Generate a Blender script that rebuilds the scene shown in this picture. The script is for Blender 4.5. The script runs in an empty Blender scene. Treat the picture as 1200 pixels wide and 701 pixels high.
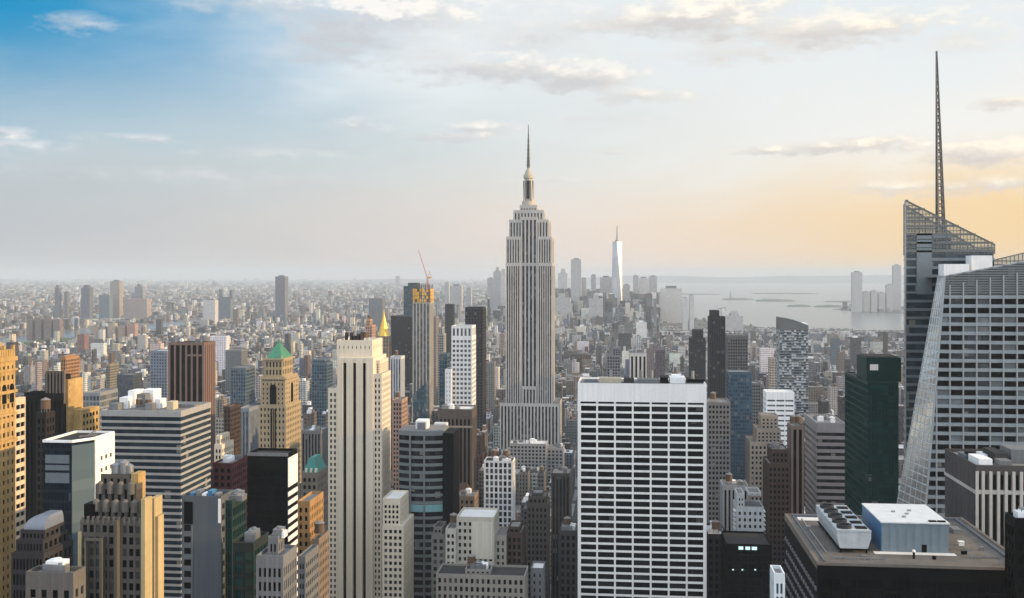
import bpy, math, random
import numpy as np
from math import sin, cos, tan, atan, atan2, sqrt, radians, degrees, pi
random.seed(7)
R = random.Random(11)
S = bpy.context.scene
COL = S.collection

# ------------------------------------------------------------------ camera
F_PX, EYE_PY, YAW, CAM_Z = 1260.0, 322.0, radians(6.0), 260.0     # 1200 px wide picture
cam = bpy.data.objects.new('camera', bpy.data.cameras.new('camera'))
COL.objects.link(cam)
cam.location = (0, 0, CAM_Z)
cam.rotation_euler = (radians(90), 0, YAW)
cam.data.sensor_width = 36.0
cam.data.lens = 36.0 * F_PX / 1200.0
cam.data.shift_y = -(350.5 - EYE_PY) / 1200.0
cam.data.clip_start = 1.0
cam.data.clip_end = 150000.0
S.camera = cam

# ------------------------------------------------------------------ sun
SUN_EL, SUN_AZ = radians(15.0), radians(-4.0)   # azimuth: from +x towards +y
sd = (cos(SUN_EL) * cos(SUN_AZ), cos(SUN_EL) * sin(SUN_AZ), sin(SUN_EL))
sl = bpy.data.lights.new('sun', 'SUN')
sl.energy = 5.0
sl.angle = radians(0.5)
sl.color = (1.0, 0.67, 0.33)
sun = bpy.data.objects.new('sun', sl)
COL.objects.link(sun)
from mathutils import Vector
sun.rotation_euler = Vector(sd).to_track_quat('Z', 'Y').to_euler()

# ------------------------------------------------------------------ render settings
S.view_settings.view_transform = 'Standard'
S.view_settings.look = 'None'
S.view_settings.gamma = 1.0
S.view_settings.exposure = 0.27
S.cycles.use_denoising = True
S.cycles.max_bounces = 5
S.cycles.diffuse_bounces = 3
S.cycles.glossy_bounces = 3
S.cycles.transparent_max_bounces = 12
S.cycles.volume_bounces = 4
S.cycles.use_adaptive_sampling = False

# ------------------------------------------------------------------ node helpers
class NT:
    def __init__(s, tree):
        s.t = tree
    def n(s, kind, **kw):
        nd = s.t.nodes.new(kind)
        for k, v in kw.items():
            setattr(nd, k, v)
        return nd
    def link(s, a, b):
        s.t.links.new(a, b)
    def put(s, sock, v):
        if isinstance(v, bpy.types.NodeSocket):
            s.t.links.new(v, sock)
        elif v is not None:
            sock.default_value = v
    def m(s, op, a, b=None, c=None, clamp=False):
        nd = s.n('ShaderNodeMath', operation=op, use_clamp=clamp)
        s.put(nd.inputs[0], a)
        if b is not None: s.put(nd.inputs[1], b)
        if c is not None: s.put(nd.inputs[2], c)
        return nd.outputs[0]
    def v(s, op, a, b=None, scale=None):
        nd = s.n('ShaderNodeVectorMath', operation=op)
        s.put(nd.inputs[0], a)
        if b is not None: s.put(nd.inputs[1], b)
        if scale is not None: s.put(nd.inputs['Scale'], scale)
        return nd.outputs['Value'] if op in ('LENGTH', 'DOT_PRODUCT') else nd.outputs['Vector']
    def mix(s, f, a, b, blend='MIX'):
        nd = s.n('ShaderNodeMix', data_type='RGBA', blend_type=blend)
        s.put(nd.inputs[0], f)
        for sock, val in ((nd.inputs[6], a), (nd.inputs[7], b)):
            if isinstance(val, tuple) and len(val) == 3: val = val + (1,)
            s.put(sock, val)
        return nd.outputs[2]
    def step(s, x, lo, hi):
        nd = s.n('ShaderNodeMapRange', interpolation_type='SMOOTHSTEP')
        s.put(nd.inputs[0], x)
        nd.inputs[1].default_value = lo; nd.inputs[2].default_value = hi
        return nd.outputs[0]
    def noise(s, vec, scale, detail=3.0, rough=0.55, dim='3D'):
        nd = s.n('ShaderNodeTexNoise', noise_dimensions=dim)
        if vec is not None: s.put(nd.inputs['Vector'], vec)
        nd.inputs['Scale'].default_value = scale
        nd.inputs['Detail'].default_value = detail
        nd.inputs['Roughness'].default_value = rough
        return nd.outputs['Fac']
    def comb(s, x, y, z):
        nd = s.n('ShaderNodeCombineXYZ')
        s.put(nd.inputs[0], x); s.put(nd.inputs[1], y); s.put(nd.inputs[2], z)
        return nd.outputs[0]
    def sep(s, v):
        nd = s.n('ShaderNodeSeparateXYZ'); s.put(nd.inputs[0], v)
        return nd.outputs

# ------------------------------------------------------------------ world: Nishita sky, high haze and broken cloud by direction
def build_world():
    w = bpy.data.worlds.new('World'); S.world = w; w.use_nodes = True
    t = w.node_tree; t.nodes.clear(); q = NT(t)
    sky = q.n('ShaderNodeTexSky'); sky.sky_type = 'NISHITA'; sky.sun_disc = False
    sky.sun_elevation = SUN_EL; sky.sun_rotation = radians(90) - SUN_AZ
    sky.altitude = 200; sky.air_density = 1.0; sky.dust_density = 2.0; sky.ozone_density = 1.5
    tc = q.n('ShaderNodeTexCoord'); d = tc.outputs['Generated']
    x, y, z = q.sep(d)
    az = q.m('ARCTAN2', x, y)                    # 0 down the avenues, positive to the west
    el = q.m('ARCSINE', z)
    west = q.m('SINE', az)                       # -1 .. 1 towards the sun side
    n_big = q.noise(q.comb(q.m('MULTIPLY', az, 3.0), q.m('MULTIPLY', el, 9.0), 0.3), 1.6, 4.0)
    n_mid = q.noise(q.comb(q.m('MULTIPLY', az, 14.0), q.m('MULTIPLY', el, 40.0), 1.7), 1.0, 6.0, 0.6)
    n_fin = q.noise(q.comb(q.m('MULTIPLY', az, 40.0), q.m('MULTIPLY', el, 95.0), 4.1), 1.0, 7.0, 0.62)
    # low band near the horizon: lavender grey in the east, peach in the west
    ww = q.step(q.m('ADD', west, q.m('MULTIPLY', q.m('SUBTRACT', n_big, 0.5), 0.25)), -0.42, 0.34)
    w1 = q.step(q.m('ADD', west, q.m('MULTIPLY', q.m('SUBTRACT', n_big, 0.5), 0.2)), -0.55, 0.05)
    w2 = q.step(q.m('ADD', west, q.m('MULTIPLY', q.m('SUBTRACT', n_big, 0.5), 0.12)), -0.10, 0.36)
    low = q.mix(w2, q.mix(w1, (0.49, 0.505, 0.525), (0.83, 0.70, 0.61)), (0.92, 0.63, 0.29))
    low = q.mix(q.step(el, 0.0, 0.10), low, q.mix(w2, q.mix(w1, (0.475, 0.52, 0.55), (0.80, 0.73, 0.655)), (0.90, 0.67, 0.37)))
    mid = q.mix(ww, (0.52, 0.61, 0.64), (0.90, 0.87, 0.81))
    bl = q.step(q.m('ADD', west, q.m('MULTIPLY', q.m('SUBTRACT', n_big, 0.5), 0.35)), -0.54, -0.09)
    blue = q.mix(1.0, sky.outputs[0], (0.30, 0.62, 1.0, 1), 'MULTIPLY')      # clear air seen between the veils
    hi = q.mix(bl, (0.0, 0.27, 0.53), (0.76, 0.81, 0.83))
    e2 = q.m('ADD', el, q.m('MULTIPLY', q.m('SUBTRACT', n_big, 0.5), 0.10))
    c = q.mix(q.step(e2, 0.05, 0.135), low, mid)
    c = q.mix(q.step(e2, 0.085, 0.225), c, hi)
    far_up = q.mix(q.step(west, -0.5, 0.7), (0.70, 0.82, 0.98), (0.86, 0.92, 0.98))
    c = q.mix(q.step(el, 0.27, 0.7), c, far_up)
    streak = q.m('MULTIPLY', q.step(n_mid, 0.45, 0.75), q.m('MULTIPLY', q.step(el, 0.06, 0.16), q.m('ADD', .03, q.m('MULTIPLY', bl, .32))))
    c = q.mix(streak, c, q.mix(ww, (0.65, 0.68, 0.72), (0.86, 0.82, 0.75)))
    # unseen north half of the sky, brightened as added fill for the fronts
    north = q.m('SUBTRACT', 1.0, q.step(y, -0.35, 0.45))
    c = q.mix(north, c, q.mix(q.step(el, 0.0, 0.5), (1.58, 1.64, 1.72), (1.38, 1.50, 1.66)))
    c = q.v('SCALE', c, scale=9.1)
    c = q.mix(0.02, c, blue)
    # clouds: (px, py, half width, half height, gain)
    clouds = [(470,12,85,20,1.1),(400,42,58,30,.8),(350,8,90,16,.5),(430,30,90,34,.5),(440,20,60,20,.7),(615,84,105,15,.9),(690,92,60,15,.9),(745,112,55,9,.8),
              (520,70,60,20,.45),(610,40,120,40,.35),(770,24,100,17,.8),(850,14,70,18,.9),(955,36,125,18,.8),(1030,28,75,14,.8),
              (560,152,40,8,.8),(525,161,45,5,.8),(420,148,26,8,.6),(893,177,30,4,.9),(955,174,55,7,1.),(1020,168,52,8,1.),
              (1160,178,50,11,1.),(1190,120,34,5,.7),(1185,216,60,9,.8),(1050,219,55,7,.6),(85,24,34,9,.5),(720,178,16,3,.5),
              (155,160,50,4,.5),(8,156,26,6,.6),(15,170,45,7,.5),(330,180,70,6,.35),(860,62,90,12,.5),(1120,48,50,14,.35),(330,62,22,6,.3),
              (700,140,60,6,.3),(200,205,120,7,.25),(640,212,60,4,.3),(480,45,70,10,.4)]
    ae = q.comb(az, el, 0.0)
    ae = q.v('ADD', ae, q.comb(q.m('MULTIPLY', q.m('SUBTRACT', n_mid, 0.5), 0.035), q.m('MULTIPLY', q.m('SUBTRACT', n_fin, 0.5), 0.012), 0.0))
    nn = q.m('MULTIPLY', q.m('SUBTRACT', q.m('ADD', q.m('MULTIPLY', n_fin, .65), q.m('MULTIPLY', n_mid, .5)), 0.545), 3.6)
    M = None; L = None
    for px, py, rx, ry, g in clouds:
        dx = (px - 600) / F_PX
        a0 = atan(dx) - YAW
        e0 = atan((EYE_PY - py) / F_PX * cos(atan(dx)))
        v2 = q.v('MULTIPLY', q.v('SUBTRACT', ae, (a0, e0, 0)), (F_PX / rx * .85, F_PX / ry * .85, 0))
        r = q.v('LENGTH', v2)
        mk = q.m('MULTIPLY', q.m('ADD', q.m('SUBTRACT', 1.15, r), nn), g * 1.15, clamp=True)
        li = q.m('MULTIPLY', q.v('DOT_PRODUCT', v2, (.35, .9, 0)), mk)
        M = mk if M is None else q.m('MAXIMUM', M, mk)
        L = li if L is None else q.m('ADD', L, li)
    shade = q.step(q.m('ADD', L, q.m('MULTIPLY', q.m('SUBTRACT', n_fin, 0.5), 1.6)), -0.55, 0.85)
    dark = q.mix(ww, (4.9, 5.2, 5.6), (5.9, 5.5, 5.2))
    lit = q.mix(ww, (8.3, 8.1, 7.9), (9.4, 8.5, 7.1))
    c = q.mix(q.m('MULTIPLY', M, 0.9), c, q.mix(shade, dark, lit))
    # below the horizon: dull ground light
    c = q.mix(q.step(z, -0.03, 0.0), (2.5, 2.4, 2.4), c)
    bg = q.n('ShaderNodeBackground'); bg.inputs['Strength'].default_value = 0.1
    out = q.n('ShaderNodeOutputWorld')
    q.link(c, bg.inputs['Color']); q.link(bg.outputs[0], out.inputs['Surface'])
    w.cycles.sampling_method = 'MANUAL'; w.cycles.sample_map_resolution = 1024
build_world()

# ------------------------------------------------------------------ picture <-> grid helpers (the street grid is the world axes)
cY, sY = cos(YAW), sin(YAW)
def depth(px, D):                    # camera depth of the point on the ray through px at grid depth D
    return D / (cY + (px - 600) / F_PX * sY)
def GX(px, D):                       # grid x on that ray
    return D * tan(atan((px - 600) / F_PX) - YAW)
def GZ(px, py, D):
    return CAM_Z - (py - EYE_PY) / F_PX * depth(px, D)
def GD(x, px):                       # grid depth at which the line x = const shows at px
    return x / tan(atan((px - 600) / F_PX) - YAW)
def PROJ(x, y, z):
    t = -sY * x + cY * y
    r = cY * x + sY * y
    return 600 + F_PX * r / t, EYE_PY + F_PX * (CAM_Z - z) / t, t

# ------------------------------------------------------------------ materials
MATS = {}
def tone(c):
    """tone curve: mid and dark base colours deepened for contrast under the raised fill"""
    t = min(1, max(0, (max(c) - .2) / .32)); k = .70 + .30 * t * t * (3 - 2 * t)
    return tuple(v * k for v in c)
def principled(name):
    m = bpy.data.materials.new(name); m.use_nodes = True
    t = m.node_tree; t.nodes.clear(); q = NT(t)
    b = q.n('ShaderNodeBsdfPrincipled'); o = q.n('ShaderNodeOutputMaterial')
    q.link(b.outputs[0], o.inputs['Surface'])
    return m, q, b
def stone(name, c, rough=.85, var=.26, scale=.05, streak=.26):
    if name in MATS: return MATS[name]
    c = tone(c)
    m, q, b = principled(name)
    tc = q.n('ShaderNodeTexCoord').outputs['Object']
    n1 = q.noise(tc, scale, 4)
    n2 = q.noise(q.v('MULTIPLY', tc, (.9, .9, .03)), 1.0, 3)       # rain streaks
    n3 = q.noise(tc, .7, 2)
    k = q.m('ADD', q.m('MULTIPLY', q.m('SUBTRACT', n1, .5), var * 2), 1.0)
    k = q.m('ADD', k, q.m('MULTIPLY', q.m('SUBTRACT', n2, .5), streak * 2))
    k = q.m('ADD', k, q.m('MULTIPLY', q.m('SUBTRACT', n3, .5), var))
    q.link(q.v('SCALE', c + (), scale=k) if False else q.v('SCALE', tuple(c), scale=k), b.inputs['Base Color'])
    b.inputs['Roughness'].default_value = rough; b.inputs['Specular IOR Level'].default_value = .1 if max(c) > .06 else .03
    MATS[name] = m; return m
def glass(name, c, c2=None, rough=.12, metal=0.0, cell=(3.0, 3.7), blind=.12, spec=.5, blindc=(.15, .145, .135)):
    """window glass whose panes differ: dark rooms, lighter rooms, drawn blinds"""
    if name in MATS: return MATS[name]
    m, q, b = principled(name)
    tc = q.n('ShaderNodeTexCoord').outputs['Object']
    sn = q.n('ShaderNodeVectorMath', operation='SNAP'); q.link(tc, sn.inputs[0]); sn.inputs[1].default_value = (cell[0], cell[0], cell[1])
    wn = q.n('ShaderNodeTexWhiteNoise', noise_dimensions='3D'); q.link(sn.outputs[0], wn.inputs['Vector'])
    r = wn.outputs['Value']
    c2 = c2 or tuple(min(1, k * 2.2 + .008) for k in c)
    col = q.mix(q.step(r, .35, .9), c, c2)
    col = q.mix(q.m('GREATER_THAN', r, 1 - blind), col, blindc)
    q.link(col, b.inputs['Base Color'])
    b.inputs['Roughness'].default_value = rough
    b.inputs['Metallic'].default_value = metal
    b.inputs['Specular IOR Level'].default_value = spec
    MATS[name] = m; return m
def plain(name, c, rough=.6, metal=0.0, var=.2):
    if name in MATS: return MATS[name]
    c = tone(c)
    m, q, b = principled(name)
    tc = q.n('ShaderNodeTexCoord').outputs['Object']
    k = q.m('ADD', q.m('MULTIPLY', q.m('SUBTRACT', q.noise(tc, .35, 5, .65), .5), var * 2), 1.0)
    k = q.m('ADD', k, q.m('MULTIPLY', q.m('SUBTRACT', q.noise(q.v('MULTIPLY', tc, (1.1, 1.1, .08)), 1.0, 3), .5), var * 1.4))
    q.link(q.v('SCALE', tuple(c), scale=k), b.inputs['Base Color'])
    b.inputs['Roughness'].default_value = rough; b.inputs['Metallic'].default_value = metal
    if max(c) < .06: b.inputs['Specular IOR Level'].default_value = .06
    MATS[name] = m; return m

LIME = stone('limestone', (.34, .335, .33), streak=.15); CREAM = stone('cream_stone', (.58, .515, .415), var=.12, streak=.1)
WHITE = stone('white_travertine', (.76, .75, .725), var=.08, streak=.14); GREYC = stone('grey_concrete', (.20, .21, .22))
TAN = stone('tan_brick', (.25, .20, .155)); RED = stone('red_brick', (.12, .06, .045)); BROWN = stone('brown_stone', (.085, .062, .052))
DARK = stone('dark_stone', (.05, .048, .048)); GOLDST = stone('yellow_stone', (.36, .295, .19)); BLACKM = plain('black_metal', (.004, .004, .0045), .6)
BRONZE = plain('bronze_piers', (.20, .125, .10), .5); SPAN = plain('grey_spandrel', (.30, .31, .32), .5); WHITEP = plain('white_panel', (.70, .71, .71), .5)
PALEB = plain('pale_blue_panel', (.30, .38, .43), .45); BLUEP = plain('blue_panel', (.045, .17, .34), .4); ROOFT = stone('roof_tan', (.165, .150, .136), var=.55, scale=.16, streak=0)
ROOFG = stone('roof_grey', (.24, .24, .24), var=.3, scale=.12, streak=0); ROOFD = stone('roof_dark', (.06, .06, .06), var=.3, scale=.12, streak=0); ROOFW = stone('roof_white', (.55, .55, .54), var=.15, scale=.1, streak=0)
COPPER = stone('green_copper', (.075, .25, .165), .6, var=.3, scale=.2); GILT = plain('gilded_roof', (.62, .40, .07), .45, .5, var=.25); STEEL = plain('steel', (.30, .31, .32), .4, .6)
WOOD = plain('tank_wood', (.13, .085, .055), .9); YELLOW = plain('yellow_netting', (.58, .32, .035), .8, var=.5); REDP = plain('red_paint', (.45, .05, .03), .5)
G_BLACK = glass('black_glass', (.0025, .003, .0035), (.007, .008, .009), blind=.0, spec=.07); G_DARK = glass('dark_glass', (.006, .0075, .01), blind=.04, spec=.12)
G_BLUE = glass('blue_glass', (.02, .045, .07), (.05, .10, .14), blind=.08); G_TEAL = glass('teal_glass', (.004, .030, .028), (.008, .05, .046), blind=.02, spec=.3)
G_ROOM = glass('room_glass', (.02, .02, .022), (.07, .07, .07), blind=.16); G_PALE = glass('pale_glass', (.46, .53, .57), (.56, .63, .66), rough=.1, metal=.85, blind=.0)
G_SLATE = glass('slate_glass', (.05, .065, .08), (.10, .125, .145), blind=.1); G_DKBLUE = glass('night_blue_glass', (.005, .013, .024), (.012, .028, .042), blind=.02, spec=.3)

# crown glass of the crystal tower: thin, see-through panes
def screen_glass():
    m, q, b = principled('screen_glass')
    b.inputs['Base Color'].default_value = (.25, .28, .28, 1); b.inputs['Roughness'].default_value = .1
    tr = q.n('ShaderNodeBsdfTransparent'); tr.inputs[0].default_value = (.85, .88, .86, 1)
    mx = q.n('ShaderNodeMixShader'); mx.inputs[0].default_value = .62
    q.link(b.outputs[0], mx.inputs[1]); q.link(tr.outputs[0], mx.inputs[2])
    q.link(mx.outputs[0], [n for n in q.t.nodes if n.type == 'OUTPUT_MATERIAL'][0].inputs['Surface'])
    return m
G_SCREEN = screen_glass()
def lit_mat():
    m, q, b = principled('lit_pane')
    b.inputs['Base Color'].default_value = (.3, .4, .4, 1); b.inputs['Emission Color'].default_value = (.65, .95, 1, 1); b.inputs['Emission Strength'].default_value = .8
    return m
LITW = lit_mat()

def city_material():
    """masonry with punched windows for the ordinary houses: wall tone from the mesh's 'tint', windows from position"""
    m, q, b = principled('city_masonry')
    at = q.n('ShaderNodeAttribute'); at.attribute_name = 'tint'
    tint = at.outputs['Color']
    geo = q.n('ShaderNodeNewGeometry'); pos = geo.outputs['Position']; nor = geo.outputs['True Normal']
    x, y, z = q.sep(pos); nx, ny, nz = q.sep(nor)
    side = q.m('GREATER_THAN', q.m('ABSOLUTE', nx), .7)
    u = q.m('ADD', q.m('MULTIPLY', y, side), q.m('MULTIPLY', x, q.m('SUBTRACT', 1.0, side)))
    h1 = q.n('ShaderNodeTexWhiteNoise', noise_dimensions='3D'); q.link(q.v('SCALE', tint, scale=97.0), h1.inputs['Vector'])
    hv = h1.outputs['Value']; hc = q.sep(h1.outputs['Color'])
    pu = q.m('ADD', 2.6, q.m('MULTIPLY', hv, 2.6)); pz = q.m('ADD', 3.3, q.m('MULTIPLY', hc[1], .9))
    fu = q.m('DIVIDE', u, pu); fz = q.m('DIVIDE', z, pz)
    wu = q.m('LESS_THAN', q.m('ABSOLUTE', q.m('SUBTRACT', q.m('FRACT', fu), .5)), q.m('ADD', .20, q.m('MULTIPLY', hc[2], .16)))
    wz = q.m('LESS_THAN', q.m('ABSOLUTE', q.m('SUBTRACT', q.m('FRACT', fz), .5)), q.m('ADD', .24, q.m('MULTIPLY', hc[0], .12)))
    wn = q.n('ShaderNodeTexWhiteNoise', noise_dimensions='3D'); q.link(q.comb(q.m('FLOOR', fu), q.m('FLOOR', fz), hv), wn.inputs['Vector'])
    wcol = q.mix(q.step(wn.outputs['Value'], .3, 1.0), (.010, .012, .016), (.09, .10, .11))
    wall = q.v('SCALE', tint, scale=q.m('ADD', .75, q.m('MULTIPLY', q.noise(pos, .08, 4), .5)))
    roof_l = q.m('POWER', hc[0], 1.6)
    roofc = q.mix(roof_l, (.07, .07, .075), (.66, .66, .66))
    roofc = q.v('SCALE', roofc, scale=q.m('ADD', .7, q.m('MULTIPLY', q.noise(pos, .12, 3), .6)))
    win = q.m('MULTIPLY', wu, wz)
    c = q.mix(win, wall, wcol)
    c = q.mix(q.m('GREATER_THAN', nz, .6), c, roofc)
    q.link(c, b.inputs['Base Color'])
    q.link(q.m('SUBTRACT', .85, q.m('MULTIPLY', win, .6)), b.inputs['Roughness'])
    return m
CITY = city_material()

# ------------------------------------------------------------------ mesh builder
ORG = {}
class MB:
    def __init__(s): s.v = []; s.f = []; s.mi = []; s.tint = []
    def face(s, pts, mi=0, tint=None):
        i = len(s.v); s.v += [tuple(p) for p in pts]; s.f.append(tuple(range(i, i + len(pts)))); s.mi.append(mi); s.tint.append(tint)
    def box(s, x0, x1, y0, y1, z0, z1, mi=0, tint=None, bottom=True):
        if x1 < x0: x0, x1 = x1, x0
        if y1 < y0: y0, y1 = y1, y0
        i = len(s.v)
        s.v += [(x0,y0,z0),(x1,y0,z0),(x1,y1,z0),(x0,y1,z0),(x0,y0,z1),(x1,y0,z1),(x1,y1,z1),(x0,y1,z1)]
        fs = [(0,1,5,4),(1,2,6,5),(2,3,7,6),(3,0,4,7),(4,5,6,7)]
        if bottom: fs.append((3,2,1,0))
        for f in fs:
            s.f.append(tuple(i + k for k in f)); s.mi.append(mi); s.tint.append(tint)
    def prism(s, poly, z0, z1, top=None, mi=0, tint=None):
        """poly: ccw list of (x,y); top: optional other polygon at z1"""
        top = top or poly; n = len(poly); i = len(s.v)
        zs = z1 if isinstance(z1, (list, tuple)) else [z1] * n
        s.v += [(p[0], p[1], z0) for p in poly] + [(p[0], p[1], zz) for p, zz in zip(top, zs)]
        for k in range(n):
            j = (k + 1) % n
            s.f.append((i + k, i + j, i + n + j, i + n + k)); s.mi.append(mi); s.tint.append(tint)
        s.f.append(tuple(i + n + k for k in range(n))); s.mi.append(mi); s.tint.append(tint)
        s.f.append(tuple(i + k for k in reversed(range(n)))); s.mi.append(mi); s.tint.append(tint)
    def cyl(s, x, y, z0, z1, r0, r1=None, n=12, mi=0, tint=None):
        r1 = r0 if r1 is None else r1
        a = [(x + r0 * cos(2*pi*k/n), y + r0 * sin(2*pi*k/n)) for k in range(n)]
        b = [(x + max(r1, .01) * cos(2*pi*k/n), y + max(r1, .01) * sin(2*pi*k/n)) for k in range(n)]
        s.prism(a, z0, z1, b, mi, tint)
    def bar(s, p0, p1, w, mi=0):
        a = Vector(p0); b = Vector(p1); d = (b - a).normalized()
        u = d.cross(Vector((0, 0, 1)));
        if u.length < 1e-4: u = Vector((1, 0, 0))
        u.normalize(); v = d.cross(u); i = len(s.v); h = w / 2
        for p in (a, b):
            for e, g in ((-h, -h), (h, -h), (h, h), (-h, h)):
                s.v.append(tuple(p + u * e + v * g))
        for f in ((0,1,5,4),(1,2,6,5),(2,3,7,6),(3,0,4,7),(4,5,6,7),(3,2,1,0)):
            s.f.append(tuple(i + k for k in f)); s.mi.append(mi); s.tint.append(None)
    def build(s, name, mat, parent=None, smooth=False):
        if not s.v: return None
        o = ORG.get(parent.name, (0, 0, 0)) if parent is not None else (0, 0, 0)
        me = bpy.data.meshes.new(name)
        v = np.array(s.v, dtype=np.float64) - np.array(o)
        me.from_pydata([tuple(a) for a in v], [], s.f)
        for m in (mat if isinstance(mat, (list, tuple)) else [mat]): me.materials.append(m)
        if any(s.mi): me.polygons.foreach_set('material_index', s.mi)
        if any(t is not None for t in s.tint):
            ca = me.color_attributes.new('tint', 'FLOAT_COLOR', 'CORNER')
            cols = np.concatenate([np.tile(np.array((tuple(t) if t else (.3, .3, .3)) + (1.0,)), (len(f), 1)) for t, f in zip(s.tint, s.f)])
            ca.data.foreach_set('color', cols.astype(np.float32).ravel())
        if smooth: me.polygons.foreach_set('use_smooth', [True] * len(s.f))
        me.update()
        ob = bpy.data.objects.new(name, me); COL.objects.link(ob)
        if parent is not None: ob.parent = parent
        ORG[ob.name] = o
        return ob
def build_each(mb, name, mat, parent):
    """each box gathered in mb becomes a part of its own (the roofs of a stepped tower)"""
    for i in range(0, len(mb.v) // 8):
        m = MB(); m.v = mb.v[i * 8:i * 8 + 8]
        m.f = [(0,1,5,4),(1,2,6,5),(2,3,7,6),(3,0,4,7),(4,5,6,7),(3,2,1,0)]; m.mi = [0] * 6; m.tint = [None] * 6
        m.build(name, mat, parent)
def tag(o, label=None, cat=None, group=None, kind=None):
    for k, v in (('label', label), ('category', cat), ('group', group), ('kind', kind)):
        if v: o[k] = v
    return o
LABELS = []
def thing(name, label, cat, loc, group=None):
    o = bpy.data.objects.new(name, None); COL.objects.link(o); o.location = loc; o.empty_display_size = 5
    ORG[o.name] = tuple(loc)
    tag(o, label, cat, group)
    return o

# occupied ground and what the picture must keep in sight: used when the ordinary blocks are laid
FOOT = []; KEEP = []; REFS = []
def occupy(x0, x1, y0, y1, pl, pr, top, vb, D, ref=None):
    FOOT.append((x0, x1, y0, y1)); KEEP.append((min(pl, pr), max(pl, pr), top, vb, D))
    if ref: REFS.append((ref, min(pl, pr), max(pl, pr), top, vb, D))

# ------------------------------------------------------------------ facades: piers and spandrels standing proud of a glazed core
def fbox(W, b, face, u0, u1, z0, z1, o0, o1, mi=0):
    x0, x1, y0, y1 = b
    if face == 'F': W.box(u0, u1, y0 - o1, y0 - o0, z0, z1, mi)
    elif face == 'B': W.box(u0, u1, y1 + o0, y1 + o1, z0, z1, mi)
    elif face == 'L': W.box(x0 - o1, x0 - o0, u0, u1, z0, z1, mi)
    else: W.box(x1 + o0, x1 + o1, u0, u1, z0, z1, mi)
def lattice(W, b, face, z0, z1, nb, nf, pier, span, dep=.5, top=0.0, end=None, rects=None, double=False):
    """b: core box. nb bays, nf floors (0 = unbroken strips); pier / span are fractions; top: solid band height"""
    x0, x1, y0, y1 = b
    a0, a1 = (x0, x1) if face in 'FB' else (y0, y1)
    zt = z1 - top
    bw = (a1 - a0) / nb
    pw = bw * pier
    for k in range(nb + 1):
        c = a0 + k * bw
        u0, u1 = max(a0, c - pw / 2), min(a1, c + pw / 2)
        if k == 0: u0, u1 = a0 - (dep if face in 'FB' else 0), a0 + (end or pw / 2)
        if k == nb: u0, u1 = a1 - (end or pw / 2), a1 + (dep if face in 'FB' else 0)
        if u1 - u0 > .01: fbox(W, b, face, u0, u1, z0, z1, 0, dep)
        if double and k < nb: fbox(W, b, face, c + bw / 2 - pw * .18, c + bw / 2 + pw * .18, z0, zt, 0, dep * .7)
    fh = (zt - z0) / max(nf, 1)
    if nf:
        for k in range(nf):
            zz = z0 + k * fh
            fbox(W, b, face, a0 + .02, a1 - .02, zz, zz + fh * span, 0, dep * .82)
    if top > 0: fbox(W, b, face, a0 + .01, a1 - .01, zt, z1, 0, dep * .9)
    if rects is not None:
        for i in range(nb):
            for k in range(max(nf, 1)):
                ua = a0 + i * bw + (end if (i == 0 and end) else pw / 2); ub = a0 + (i + 1) * bw - (end if (i == nb - 1 and end) else pw / 2)
                zz = z0 + k * fh
                rects.append((face, ua, ub, zz + (fh * span if nf else 0), zz + fh))
def tier(W, G, RF, x0, x1, y0, y1, z0, z1, nb, ns, nf, pier=.4, span=.4, dep=.5, top=1.5, par=1.0, faces='FLR', end=None, rects=None, double=False, pier_s=None, span_s=None):
    """one storey stack: outer box x0..x1 / y0..y1; detailed faces in `faces`, the others plain wall"""
    d = dep
    b = (x0 + d, x1 - d, y0 + d, y1 - d)
    G.box(b[0], b[1], b[2], b[3], z0, z1 - .35)
    for f in 'FLRB':
        if f in faces:
            lattice(W, b, f, z0, z1, nb if f in 'FB' else ns, nf, pier if f in 'FB' else (pier_s or pier), span if f in 'FB' else (span_s or span), d, top, end, rects if (rects is not None and f in 'FLR') else None, double)
        elif f in 'FB': fbox(W, b, f, b[0] - d, b[1] + d, z0, z1, 0, d * .95)
        else: fbox(W, b, f, b[2], b[3], z0, z1, 0, d * .95)
    RF.box(b[0] - .02, b[1] + .02, b[2] - .02, b[3] + .02, z1 - .34, z1 - .05)
    if par > 0:
        t = .45
        W.box(x0 + .04, x1 - .04, y0 + .04, y0 + t, z1 + .002, z1 + par); W.box(x0 + .04, x1 - .04, y1 - t, y1 - .04, z1 + .002, z1 + par)
        W.box(x0 + .04, x0 + t, y0 + t, y1 - t, z1 + .002, z1 + par); W.box(x1 - t, x1 - .04, y0 + t, y1 - t, z1 + .002, z1 + par)
UNIT = None
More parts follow.
